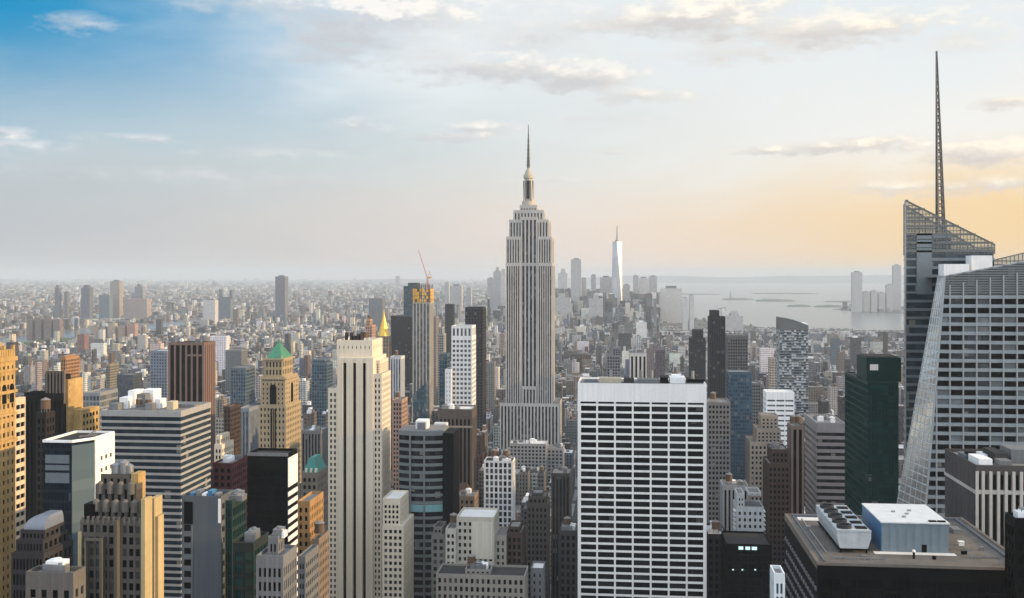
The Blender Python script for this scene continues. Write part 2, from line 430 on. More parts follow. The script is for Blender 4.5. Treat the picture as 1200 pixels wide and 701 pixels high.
def panes(root, b, rects, mats, limit=100, inset=.12, name='window'):
    """each window of a nearby front is a part of its own (shared mesh); the rest is one part"""
    global UNIT
    if UNIT is None:
        UNIT = {}
    org = ORG[root.name]; x0, x1, y0, y1 = b
    def area(r):                                     # seen size
        f, u0, u1, z0, z1 = r
        y = y0 if f == 'F' else (u0 + u1) / 2
        x = (u0 + u1) / 2 if f == 'F' else (x0 if f == 'L' else x1)
        px, py, t = PROJ(x, y, (z0 + z1) / 2)
        if not (-10 < px < 1210 and -10 < py < 705): return 0
        if f == 'L' and px < 734: return 0
        if f == 'R' and px > 734: return 0
        fore = 1 if f == 'F' else abs(px - 734) / F_PX
        return (u1 - u0) * (z1 - z0) / t / t * 1e6 * fore
    order = sorted(rects, key=area, reverse=True)
    rest = {k: MB() for k in range(len(mats))}
    rr = random.Random(len(rects))
    for i, (f, u0, u1, z0, z1) in enumerate(order):
        h = .08
        mi = rr.choices(range(len(mats)), [6, 3, 1][:len(mats)])[0]
        if f == 'F': bx = (u0 + .01, u1 - .01, y0 - inset - h, y0 - inset, z0 + .01, z1 - .01)
        elif f == 'L': bx = (x0 - inset - h, x0 - inset, u0 + .01, u1 - .01, z0 + .01, z1 - .01)
        else: bx = (x1 + inset, x1 + inset + h, u0 + .01, u1 - .01, z0 + .01, z1 - .01)
        if i < limit and area((f, u0, u1, z0, z1)) > 0:
            key = mi, mats[mi].name
            if key not in UNIT:
                mb = MB(); mb.box(0, 1, 0, 1, 0, 1); tmp = mb.build('window', mats[mi]); UNIT[key] = tmp.data; bpy.data.objects.remove(tmp)
            o = bpy.data.objects.new(name, UNIT[key]); COL.objects.link(o); o.parent = root
            o.location = (bx[0] - org[0], bx[2] - org[1], bx[4] - org[2]); o.scale = (bx[1] - bx[0], bx[3] - bx[2], bx[5] - bx[4])
            ORG[o.name] = org
        else:
            rest[0 if mi == 0 else mi].box(*bx)
    allr = MB()
    for k, mb in rest.items():
        off = len(allr.v); allr.v += mb.v; allr.f += [tuple(i + off for i in f) for f in mb.f]; allr.mi += [k] * len(mb.f); allr.tint += [None] * len(mb.f)
    o = allr.build('smaller_windows', mats, root)
    if o: o['kind'] = 'stuff'

# small rooftop gear (parts of their buildings)
def water_tank(root, x, y, z, r=2.2, h=4.2):
    t = MB(); t.cyl(x, y, z + 2.2, z + 2.2 + h, r, r * .96, 14); o = t.build('water_tank', WOOD, root)
    c = MB(); c.cyl(x, y, z + 2.2 + h, z + 2.2 + h + r * .55, r * 1.08, .05, 14); c.build('tank_lid', plain('tank_lid_grey', (.22, .21, .2)), o)
    l = MB()
    for a, b in ((-1, -1), (1, -1), (1, 1), (-1, 1)): l.box(x + a * r * .6 - .12, x + a * r * .6 + .12, y + b * r * .6 - .12, y + b * r * .6 + .12, z - .3, z + 2.2)
    l.build('tank_stand', STEEL, o)
def bulkhead(root, x0, x1, y0, y1, z, h, mat, name='roof_bulkhead'):
    m = MB(); m.box(x0, x1, y0, y1, z, z + h); m.box(x0 - .15, x1 + .15, y0 - .15, y1 + .15, z + h, z + h + .25)
    return m.build(name, mat, root)
def hvac(root, x0, x1, y0, y1, z, n, rr, mats=(WHITEP, GREYC, STEEL)):
    for k in range(n):
        w, d, h = rr.uniform(2, 6), rr.uniform(2, 5), rr.uniform(1.5, 3.5)
        x = rr.uniform(x0, max(x0 + .1, x1 - w)); y = rr.uniform(y0, max(y0 + .1, y1 - d))
        m = MB(); m.box(x, x + w, y, y + d, z, z + h)
        m.cyl(x + w / 2, y + d / 2, z + h, z + h + .5, min(w, d) * .32, None, 10)
        m.build('roof_unit', rr.choice(mats), root)

# ------------------------------------------------------------------ generic tower placed by what the photo shows of it
def K(name, label, pl, pr, ps, top, D, vb, wall, gl, bay=4.0, floor=3.8, pier=.4, span=.4, dep=.45, topb=2.0, par=1.0, roof=None,
      ups=(), ref=None, deep=None, gear=0, tanks=(), faces='FLR', group=None, end=None, indiv=0, wmats=None, double=False, z1=None, pier_s=None, cat='building', bands=False, span_s=None):
    x0, x1 = GX(pl, D), GX(pr, D)
    if deep is None:
        if ps is None: deep = 28.0
        else: deep = max(8.0, min(90.0, GD(x1 if ps > pr else x0, ps) - D))
    z = z1 or GZ((pl + pr) / 2, top, D)
    root = thing(name, label, cat, ((x0 + x1) / 2, D + deep / 2, 0), group)
    W, G, RF = MB(), MB(), MB()
    rects = [] if indiv else None
    nb = max(2, round((x1 - x0) / bay)); ns = max(2, round(deep / bay)); nf = max(3, round((z - topb) / floor)) if floor else 0
    tier(W, G, RF, x0, x1, D, D + deep, 0, z, nb, ns, nf, pier, span, dep, topb, par, faces, end, rects, double, pier_s, span_s)
    zt = z; last = (x0, x1, D, D + deep)
    for u in ups:                                     # upper tiers: px left, px right, top py, set back
        ul, ur, ut, sb = u[:4]
        kw = u[4] if len(u) > 4 else {}
        D2 = D + sb
        a0, a1 = GX(ul, D2), GX(ur, D2)
        zz = GZ((ul + ur) / 2, ut, D2)
        dd = max(5, min(deep - sb - 1.5, kw.get('deep', deep - 2 * sb)))
        tier(W, G, RF, a0, a1, D2, D2 + dd, zt - .3, zz, max(2, round((a1 - a0) / bay)), max(2, round(dd / bay)), kw.get('nf', max(1, round((zz - zt) / floor)) if floor else 0),
             kw.get('pier', pier), kw.get('span', span), dep, kw.get('top', min(topb, (zz - zt) * .3)), kw.get('par', .8), faces)
        zt = zz; last = (a0, a1, D2, D2 + dd)
    W.build('wall', wall, root); G.build('glazing', gl, root); build_each(RF, 'roof', roof or ROOFG, root)
    if indiv:
        panes(root, (x0 + dep, x1 - dep, D + dep, D + deep - dep), rects, wmats or [G_BLACK, G_ROOM], indiv)
    rr = random.Random(name + str(D))
    if gear: hvac(root, last[0] + 1, last[1] - 1, last[2] + 1.5, last[3] - 1, zt, gear, rr)
    for tx, ty in tanks: water_tank(root, last[0] + tx * (last[1] - last[0]), last[2] + ty * (last[3] - last[2]), zt)
    occupy(x0, x1, D, D + deep, min(pl, ps or pl), max(pr, ps or pr), top, vb, D, ref)
    return root, (x0, x1, D, D + deep, z, zt), last

# ================================================================== EMPIRE: the tall stepped tower in the middle
def central_tower():
    D = 1325.0
    root = thing('art_deco_skyscraper', 'tallest grey limestone skyscraper in the centre, stepped crown and needle antenna', 'skyscraper', (GX(619, D + 20), D + 25, 0))
    W, G, RF = MB(), MB(), MB()
    def T(pl, pr, top, bot, sb, dp, nb, ns, pier=.5, topb=3.0, base=None, par=.8, faces='FLR'):
        x0, x1 = GX(pl, D + sb), GX(pr, D + sb)
        z1 = GZ(619, top, D + sb); z0 = 0 if bot is None else GZ(619, bot, D + sb)
        tier(W, G, RF, x0, x1, D + sb, D + sb + dp, z0, z1, nb, ns, 0, pier, .3, .9, topb, par, faces, None)
        return x0, x1, z1
    T(560, 672, 540, None, -14, 78, 22, 14)                # street block
    T(585.5, 655, 473.6, 541, 0, 60, 17, 12, .46)          # lower wings
    T(592.5, 647.5, 309, 474.5, 6, 48, 1, 9, .1)           # core of the shaft, mostly hidden behind the wings
    # two wings with three window strips each and the recessed middle
    T(592.5, 610, 309, 474, 3.6, 52, 6, 12, .46); T(630, 647.2, 309, 474, 3.6, 52, 6, 12, .46)
    T(610.2, 629.8, 255, 474, 5.2, 42, 4, 8, .42)
    T(612, 628.5, 453.6, 474.5, 1.5, 30, 4, 6, .45)
    T(593, 609.8, 278, 310, 4.6, 48, 5, 10, .5); T(630.2, 646.4, 278, 310, 4.6, 48, 5, 10, .5)
    T(596.6, 643, 258, 279, 7, 42, 13, 9, .5)
    T(601.5, 637, 247, 258.5, 10.5, 33, 9, 7, .55); T(609, 629.5, 241, 247.5, 14, 25, 6, 5, .6)
    W.build('wall', stone('tower_limestone', (.43, .41, .385), streak=.2), root); G.build('glazing', glass('tower_strips', (.012, .013, .015), (.06, .06, .065), cell=(2.2, 3.9), blind=.06, spec=.2), root); build_each(RF, 'roof', ROOFG, root)
    yc = D + 26.5; xc = GX(619.2, yc); k = depth(619, yc) / F_PX
    z = lambda py: GZ(619, py, yc)
    m = MB(); m.cyl(xc, yc, z(242), z(236), 8.2 * k, 7.2 * k, 16); m.cyl(xc, yc, z(236), z(209), 5.2 * k, 4.6 * k, 20); m.cyl(xc, yc, z(209), z(205), 6.0 * k, 5.6 * k, 20)
    m.cyl(xc, yc, z(205), z(200), 4.6 * k, 3.2 * k, 18); m.cyl(xc, yc, z(200), z(197), 2.4 * k, 1.6 * k, 14)
    for a in range(4):                                     # winged buttresses
        ca, sa = cos(a * pi / 2 + pi / 4), sin(a * pi / 2 + pi / 4)
        m.bar((xc + ca * 6.6 * k, yc + sa * 6.6 * k, z(240)), (xc + ca * 5.0 * k, yc + sa * 5.0 * k, z(212)), 1.9 * k)
    m.build('mooring_mast', stone('mast_metal', (.40, .37, .30), .5, var=.1), root)
    g = MB()
    for a in range(4):
        ca, sa = cos(a * pi / 2), sin(a * pi / 2)
        g.box(xc + ca * 4.7 * k - 1.3 - abs(sa) * .6, xc + ca * 4.7 * k + 1.3 + abs(sa) * .6, yc + sa * 4.7 * k - 1.3 - abs(ca) * .6, yc + sa * 4.7 * k + 1.3 + abs(ca) * .6, z(233), z(212))
    g.build('mast_windows', G_DARK, root)
    a = MB(); a.cyl(xc, yc, z(198), z(186), 1.7 * k, 1.4 * k, 8); a.cyl(xc, yc, z(186), z(172), 1.35 * k, 1.1 * k, 8); a.cyl(xc, yc, z(172), z(158), 1.0 * k, .75 * k, 8); a.cyl(xc, yc, z(158), z(146), .6 * k, .35 * k, 6)
    for py in (194, 190, 186, 181, 176, 171, 166): a.cyl(xc, yc, z(py), z(py) + 1.2, 2.5 * k * (1 - (198 - py) / 70), None, 8)
    a.build('antenna', plain('antenna_grey', (.10, .10, .10), .5, .3), root)
    occupy(GX(560, D), GX(672, D), D - 14, D + 64, 585, 656, 148, 520, D, 'the antenna skyscraper')
central_tower()

# ================================================================== white grid slab, right of the middle
GRID_SLAB = K('white_grid_tower', 'broad white travertine slab with a grid of black ribbon windows', 677, 828, None, 451, 600, 701, WHITE, G_BLACK,
      bay=9.9, floor=4.07, pier=.10, span=.28, dep=.9, topb=12.0, par=.6, deep=34, ref='the broad white slab', indiv=100, wmats=[G_BLACK, glass('slab_glass', (.006, .0065, .007), (.02, .021, .022), blind=.03, spec=.3, blindc=(.06, .06, .058)), G_BLACK], end=.9, roof=ROOFG)
def slab_roof():
    root, (x0, x1, y0, y1, z, zt), last = GRID_SLAB
    def B(pl, pr, top, sb, dp, mat, name):
        m = MB(); D = y0 + sb; m.box(GX(pl, D), GX(pr, D), D, D + dp, z, GZ((pl + pr) / 2, top, D)); return m.build(name, mat, root)
    B(702, 728, 443.5, 8, 10, stone('roof_beige', (.42, .38, .28)), 'roof_bulkhead'); B(685, 699, 445.5, 12, 9, GREYC, 'roof_unit'); B(731, 743, 444, 10, 8, ROOFD, 'roof_unit')
    B(747, 773, 445, 9, 12, GREYC, 'roof_unit'); B(774, 783, 442.5, 10, 14, BLACKM, 'roof_unit'); B(785, 803, 442.5, 9, 12, WHITEP, 'roof_bulkhead')
    B(805, 825, 444.5, 14, 10, BLACKM, 'roof_unit'); B(787, 798, 439.5, 13, 6, WHITEP, 'roof_unit')
    m = MB(); zz = GZ(752, 473.6, y0); n = 7; w = (x1 - x0 - 1.8) / n
    for i in range(n): m.box(x0 + .9 + i * w + .6, x0 + .9 + (i + 1) * w - .6, y0 - .06, y0 + .2, zz, zz + 1.0)
    m.build('louvre_slots', BLACKM, root)
    for px in (716, 752, 764, 812): 
        m = MB(); m.cyl(GX(px, y0 + 16), y0 + 16, z, z + 6.5, .8, .8, 10); m.build('vent_pipe', STEEL, root)
slab_roof()

# ================================================================== cream art deco tower, left of the middle
def cream_tower():
    D = 640.0
    root = thing('cream_setback_tower', 'tall cream stone tower with three dark vertical window stripes and a low wing', 'skyscraper', (GX(420, D), D + 20, 0))
    W, G, RF = MB(), MB(), MB(); rects = []
    x0, x1 = GX(384, D), GX(447, D); d2 = GD(x1, 458)
    xs0, xs1 = GX(395, D), GX(437, D)
    zL, zR, zM, zT = GZ(390, 457, D), GZ(441, 440, D), GZ(416, 419.5, D), GZ(416, 402, D)
    e = .6
    def sub(pl, pr, z1, nb, pier, span, nf, dd, front=0.0, faces='FLR', rec=True, ns=7, topb=2.0, end=None, z0=0):
        r = [] if rec else None
        a0, a1 = GX(pl, D), GX(pr, D)
        tier(W, G, RF, a0, a1, D + front, D + front + dd, z0, z1, nb, ns, nf, pier, span, e, topb, .8, faces, end, r)
        if rec: rects.extend((f, u0, u1, q0, q1, (a0 + e, a1 - e, D + front + e, D + front + dd - e)) for f, u0, u1, q0, q1 in r)
        return a0, a1
    sub(384, 395.4, zL, 2, .52, .42, 53, 30, .9, 'FL', ns=8)
    sub(436.6, 447, zR, 2, .52, .42, 56, d2 - D - 1, .9, 'FR', ns=9)
    # the middle: four flat piers with three deep dark strips between them
    a0, a1 = xs0, xs1
    G.box(a0 + 1, a1 - 1, D + 2.0, D + 36, 0, zM - .4)
    cuts = [(402.2, 405.8), (413.6, 417.2), (425.0, 428.6)]
    edges = [395] + [c for p in cuts for c in p] + [437]
    for k in range(0, 8, 2): W.box(GX(edges[k], D), GX(edges[k + 1], D), D, D + 3, 0, zM)
    for p in cuts: W.box(GX(p[0], D) - .02, GX(p[1], D) + .02, D + .5, D + 2.8, GZ(416, 425.5, D), zM - .05)
    for k in range(0, 7, 1):                                # flat ribs that run up the piers
        px = (396.2, 400.9, 407.4, 412.2, 418.6, 423.6, 430.4)[k]
        W.box(GX(px, D) , GX(px + .7, D), D - .25, D, 0, zM - 3)
    W.box(a0, a1, D + 3.02, D + 37, zM - 3, zM)
    W.box(a0, a0 + .9, D + 3.03, D + 36.9, zL - 2, zM - 3); W.box(a1 - .9, a1, D + 3.03, D + 36.9, zR - 2, zM - 3)
    tier(W, G, RF, GX(394.6, D + 5), GX(436.2, D + 5), D + 5, D + 33, zM, zT, 8, 6, 1, .8, .75, .5, 2.2, 1.4, 'FLR')
    # right flank, stepped back
    tier(W, G, RF, GX(437.2, D + 8), GX(445, D + 8), D + 8, D + 32, zR + .3, GZ(441, 424, D + 8), 2, 6, 4, .5, .4, .5, 1.5, .8, 'FR')
    # low wing on the right
    Dw = 600.0
    w0, w1 = GX(448, Dw), GX(473, Dw); wd = GD(w1, 485)
    r = []
    tier(W, G, RF, w0, w1, Dw, wd, 0, GZ(460, 617, Dw), 4, 9, 32, .42, .45, e, 2.0, .8, 'FLR', None, r)
    rects.extend((f, u0, u1, q0, q1, (w0 + e, w1 - e, Dw + e, wd - e)) for f, u0, u1, q0, q1 in r)
    tier(W, G, RF, GX(448.5, Dw + 2), GX(469, Dw + 2), Dw + 2, Dw + 26, GZ(460, 617.3, Dw), GZ(460, 586, Dw + 2), 4, 6, 4, .42, .4, e, 3.0, .8, 'FLR')
    W.build('wall', CREAM, root); G.build('glazing', G_BLACK, root); build_each(RF, 'roof', ROOFW, root)
    # a hundred windows of the pairs of columns are parts of their own
    groups = {}
    for f, u0, u1, q0, q1, b in rects: groups.setdefault(b, []).append((f, u0, u1, q0, q1))
    left = {k: n for k, n in zip(groups, (44, 36, 20))}
    for b, rs in groups.items(): panes(root, b, rs, [G_BLACK, G_ROOM], left[b])
    # rooftop frames
    zc = zT
    for px in (404, 410, 414, 418, 422):
        m = MB(); m.box(GX(px, D + 14), GX(px + 2.2, D + 14), D + 14, D + 18, zc, zc + 3.5 + (px % 3)); m.build('roof_unit', BROWN if px == 422 else DARK, root)
    water_tank(root, GX(428, D + 18), D + 18, zc, 2.0, 3.6)
    occupy(x0, x1, D, D + 40, 384, 458, 400, 701, D, 'the dark-striped cream tower'); occupy(w0, w1, Dw, wd, 448, 485, 586, 701, Dw)
cream_tower()

# ================================================================== crystal tower with sloped glass crown and mast, far right
def crystal_tower():
    root = thing('crystal_glass_tower', 'faceted grey glass tower with sloping transparent crown and tall lattice mast', 'skyscraper', (GX(1150, 540), 560, 0))
    DB, DA = 520.0, 566.0
    W, G, RF = MB(), MB(), MB()
    # --- front volume: leaning left edge, chamfer facet
    zt = GZ(1140, 324, DB)
    def xe(z):                                             # left edge of the front at height z
        t = max(0, min(1, z / zt)); return GX(1055, DB) * (1 - t) + GX(1108, DB) * t
    zs1 = GZ(1200, 300, DB); xR = xe(zt) + 74
    def ztop(x): return zt + (zs1 - zt) * max(0, min(1, (x - xe(zt)) / 50.0))
    def facet_pt(z):                                       # rear edge of the chamfer
        t = max(0, min(1, z / zt)); a = (GX(994, 572), 572.0); b = (GX(1099.5, 534), 534.0)
        return a[0] * (1 - t) + b[0] * t, a[1] * (1 - t) + b[1] * t
    n = 60
    zs = [zt * k / n for k in range(n + 1)]
    core_f = 1.0
    for k in range(n):
        z0, z1 = zs[k], zs[k + 1]
        G.face([(xe(z0) + .4, DB + core_f, z0), (xR, DB + core_f, z0), (xR, DB + core_f, z1), (xe(z1) + .4, DB + core_f, z1)])
    G.face([(xe(zt), DB + core_f, zt), (xR, DB + core_f, zt), (xR, DB + core_f, ztop(xR)), (xe(zt) + 50, DB + core_f, ztop(xR))])
    # body behind, so the tower is solid: rear and right and roof
    fb, ft = facet_pt(0), facet_pt(zt)
    G.face([(fb[0], fb[1], 0), (ft[0], ft[1], zt), (GX(1103, 565), 565, zt), (GX(989, 580), 580, 0)])
    G.face([(xR, DB + core_f, 0), (xR, 600, 0), (xR, 600, zs1), (xR, DB + core_f, zs1)])
    RF.face([(xe(zt), DB + core_f, zt - .5), (xR, DB + core_f, zt - .5), (xR, 600, zt - .5), (ft[0] + 6, 600, zt - .5), (ft[0], ft[1], zt - .5)])
    # spandrels, floor by floor, and mullions
    fh = 4.25; zfirst = GZ(1140, 346, DB)
    rects = []
    k = 0; z = zfirst
    pitch = GX(1148, DB) - GX(1132.3, DB)
    SP = MB()
    while z > 20:
        zb = z - fh
        SP.box(xe(z) + .15, xR, DB - .05, DB + .95, z - 1.6, z)
        u = xR - .0
        xs = []
        while u > xe(zb) + 1.0: xs.append(u); u -= pitch
        for i, u in enumerate(xs):
            lo = xs[i + 1] if i + 1 < len(xs) else xe(zb) + .2
            rects.append(('F', lo + .32, u - .32, zb + .02, z - 1.62))
        k += 1; z = zb
    u = xR
    MU = MB()
    while u > xe(zfirst) + 1.0:
        MU.box(u - .3, u + .3, DB - .2, DB + .9, 0, ztop(u) - 4.2); u -= pitch
    while u > xe(0) + 1.0:                                  # the bays the lean adds lower down
        t = (u - xe(0)) / (xe(zt) - xe(0)); MU.box(u - .3, u + .3, DB - .2, DB + .9, 0, max(5, zt * t - 3)); u -= pitch
    SP.build('spandrel_bands', plain('grey_fritted_glass', (.255, .30, .325), .3, .1), root); MU.build('mullions', plain('mullion_grey', (.31, .335, .35), .35, .2), root)
    rects = [r for r in rects if r[2] - r[1] > .6]
    panes(root, (0, 0, DB + 1.0, 0), rects, [G_BLACK, glass('office_glass', (.008, .012, .016), (.04, .055, .065), blind=.06, spec=.6), glass('blind_glass', (.10, .115, .12), (.16, .18, .19))], 100)
    # louvred mechanical storeys above the offices
    LV = MB(); z = zfirst + .8; j = 0
    while z < zs1 + 1:
        xa = xe(min(z, zt)) + .2 if z < zt else xe(zt) + 50 * (z - zt) / max(.1, zs1 - zt) + 1
        if z < zs1 - 1: LV.box(xa, xR, DB - .05 + .03 * (j % 2), DB + .9, z, z + .62)
        z += 1.15; j += 1
    LV.build('louvres', plain('louvre_grey', (.17, .205, .215), .4, .2), root)
    # chamfer facet: pale reflective glass with thin floor lines
    FC = MB(); FL = MB(); z = 0
    nn = 66
    zz = [zt * i / nn for i in range(nn + 1)]
    for i in range(nn):
        z0, z1 = zz[i], zz[i + 1]; a0, a1 = facet_pt(z0), facet_pt(z1)
        FC.face([(a0[0], a0[1], z0), (xe(z0), DB + .9, z0), (xe(z1), DB + .9, z1), (a1[0], a1[1], z1)])
        d = .25
        FL.face([(a0[0] - d, a0[1] - d * .4, z0), (xe(z0) - d, DB + .9 - d, z0), (xe(z0 + .5) - d, DB + .9 - d, z0 + .5), (a0[0] - d, a0[1] - d * .4, z0 + .5)])
    for tq in (.2, .4, .6, .8):
        pa = [facet_pt(0)[i] + ((xe(0), DB + .9)[i] - facet_pt(0)[i]) * tq for i in (0, 1)]; pb = [facet_pt(zt)[i] + ((xe(zt), DB + .9)[i] - facet_pt(zt)[i]) * tq for i in (0, 1)]
        FL.bar((pa[0] - .2, pa[1] - .1, 0), (pb[0] - .2, pb[1] - .1, zt), .16)
    FC.build('corner_facet', G_PALE, root); FL.build('facet_floor_lines', plain('facet_lines', (.55, .60, .63), .35, .3), root)
    e = MB(); e.bar((xe(0) - .2, DB + .5, 0), (xe(zt) - .2, DB + .5, zt), .8); e.bar((fb[0], fb[1], 0), (ft[0], ft[1], zt), .5); e.bar((ft[0], ft[1], zt), (xe(zt), DB + .5, zt), .7); e.bar((xe(zt), DB + .4, zt + .2), (xe(zt) + 50, DB + .4, zs1 + .2), .6)
    e.build('edge_trim', plain('edge_grey', (.34, .37, .39), .4, .2), root)
    # --- rear volume with the sloped crown
    xa, xb = GX(1061, DA), GX(1166, DA); zL, zR = GZ(1060, 235, DA), GZ(1166, 287, DA)
    xa2 = GX(1058, 602)
    Wb = MB()
    zb1, zb2 = GZ(1090, 274, DA), GZ(1150, 291, DA); xm = GX(1115, DA)
    Gm = MB(); Gm.prism([(xa + .5, DA + .5), (xb - .5, DA + .5), (xb - .5, 602), (xa2 + .5, 602)], 0, [zb2 - 1] * 4); Gm.prism([(xa + .6, DA + .52), (xm, DA + .52), (xm, 596), (xa2 + .4, 596)], zb2 - 2, zb1)
    Gm.build('rear_glazing', glass('rear_blue_glass', (.012, .024, .033), (.03, .05, .062), blind=.03, spec=.4), root)
    Sb = MB(); z = GZ(1080, 283, DA)
    while z > 30:
        Sb.box(xa + 5.6 if z > GZ(1080, 345, DA) else xa + .3, xb - .3, DA - .1, DA + .48, z - 1.35, z + (.15 if z > GZ(1080, 350, DA) else 0)) if z < zb2 else Sb.box(xa + 16, xm, DA - .1, DA + .48, z - 1.35, z)
        Sb.box(xa + .3, xa + 5.3, DA - .12, DA + .48, z - 1.0, z)
        Sb.bar((xa + .42, DA + .6, z - .7), (xa2 + .42, 601, z - .7), .62)
        z -= 4.25
    Sb.box(xa + 5.5, xa + 13, DA - .3, DA + .49, GZ(1080, 345, DA), zb1 + .3)
    Sb.box(xa + 13.02, xm, DA - .2, DA + .47, GZ(1080, 279, DA), zb1 + .4)
    Sb.build('rear_spandrels', plain('rear_spandrel', (.19, .23, .25), .35, .2), root)
    ed = MB(); ed.box(xa - .35, xa + .35, DA - .4, DA + .4, 0, zL); ed.build('corner_trim', plain('corner_grey', (.30, .31, .32), .4), root)
    # crown screens: front and back, bars with see-through panes
    BR, PN = MB(), MB()
    xl0 = xa
    for yy in (DA, 600.0):
        xa = xl0 if yy == DA else xa2
        def line(x): return zL + (zR - zL) * (x - xa) / (xb - xa)
        PN.face([(xa, yy + .3, zb2 - 3), (xb, yy + .3, zb2 - 3), (xb, yy + .3, zR), (xa, yy + .3, zL)])
        nx = 26
        for i in range(nx + 1):
            x = xa + (xb - xa) * i / nx; w = .42 if i % 4 == 0 else .13
            BR.box(x - w / 2, x + w / 2, yy - .2, yy + .2, zb2 - 3, line(x))
        z = zb2 - 2
        j = 0
        while z < zL:
            xr = xb if z < zR else xa + (xb - xa) * (zL - z) / (zL - zR)
            w = 1.0 if j % 2 == 0 else .3
            if xr - xa > .5: BR.box(xa, xr, yy - .3, yy + .25, z, z + w)
            z += 2.15; j += 1
        BR.bar((xa, yy, zL), (xb, yy, zR), .8)
    for x, x2, zz_ in ((xl0, xa2, zL), (xb, xb, zR)):
        PN.face([(x, DA, zb2 - 3), (x2, 600, zb2 - 3), (x2, 600, zz_), (x, DA, zz_)])
        z = zb2
        while z < zz_: BR.bar((x, DA + .4, z + .2), (x2, 599.6, z + .2), .35); z += 2.15
    BR.build('crown_frame', plain('crown_frame_grey', (.16, .165, .16), .4, .3), root); PN.build('crown_glass', G_SCREEN, root)
    # lower screen to the right
    B2, P2 = MB(), MB(); xc0, xc1 = xb + .4, xR + 4; zA, zC = GZ(1166, 306, 575), GZ(1200, 297, 575)
    P2.face([(xc0, 575.3, zt - 2), (xc1, 575.3, zt - 2), (xc1, 575.3, zC + 6), (xc0, 575.3, zA)])
    for i in range(21):
        x = xc0 + (xc1 - xc0) * i / 20; B2.box(x - .12, x + .12, 574.8, 575.2, zt - 2, zA + (zC + 6 - zA) * i / 20)
    z = zt
    while z < zA + 1: B2.box(xc0, xc1, 574.7, 575.1, z, z + .5); z += 1.9
    B2.bar((xc0, 575, zA), (xc1, 575, zC + 6), .5)
    B2.build('screen_frame', MATS['crown_frame_grey'], root); P2.build('screen_glass', G_SCREEN, root)
    # white rooftop boxes
    for pl, pr, pt, pb, dd in ((1106, 1136, 309.5, 322.5, 538), (1138.5, 1163, 299.5, 320, 542)):
        m = MB(); m.box(GX(pl, dd), GX(pr, dd), dd, dd + 9, GZ(pl, pb, dd) - 1.5, GZ(pl, pt, dd)); m.build('rooftop_enclosure', WHITEP, root)
    W.build('frame', SPAN, root); G.build('front_glazing', G_ROOM, root); RF.build('roof', ROOFG, root)
    # lattice mast
    Dm = 584.0; xm_ = GX(1103, Dm); ym = Dm
    zb, ztp = zb1 - 10, GZ(1098, 60, Dm)
    m = MB(); N = 30
    def leg(i, c):
        t = i / N; w = 1.65 * (1 - t) + .25; x = xm_ + (GX(1097.5, Dm) - xm_) * t
        return (x + (w if c in (1, 2) else -w), ym + (w if c in (2, 3) else -w), zb + (ztp - zb) * t)
    for i in range(N):
        for c in range(4):
            m.bar(leg(i, c), leg(i + 1, c), .62 * (1 - i / N) + .30)
            m.bar(leg(i, c), leg(i + 1, (c + 1) % 4), .30); m.bar(leg(i, c), leg(i, (c + 1) % 4), .32)
    m.build('lattice_mast', plain('mast_grey', (.13, .125, .12), .5, .3), root)
    occupy(GX(1050, 560), xR, DB, 604, 1050, 1215, 235, 600, DB, 'the masted crystal tower')
crystal_tower()

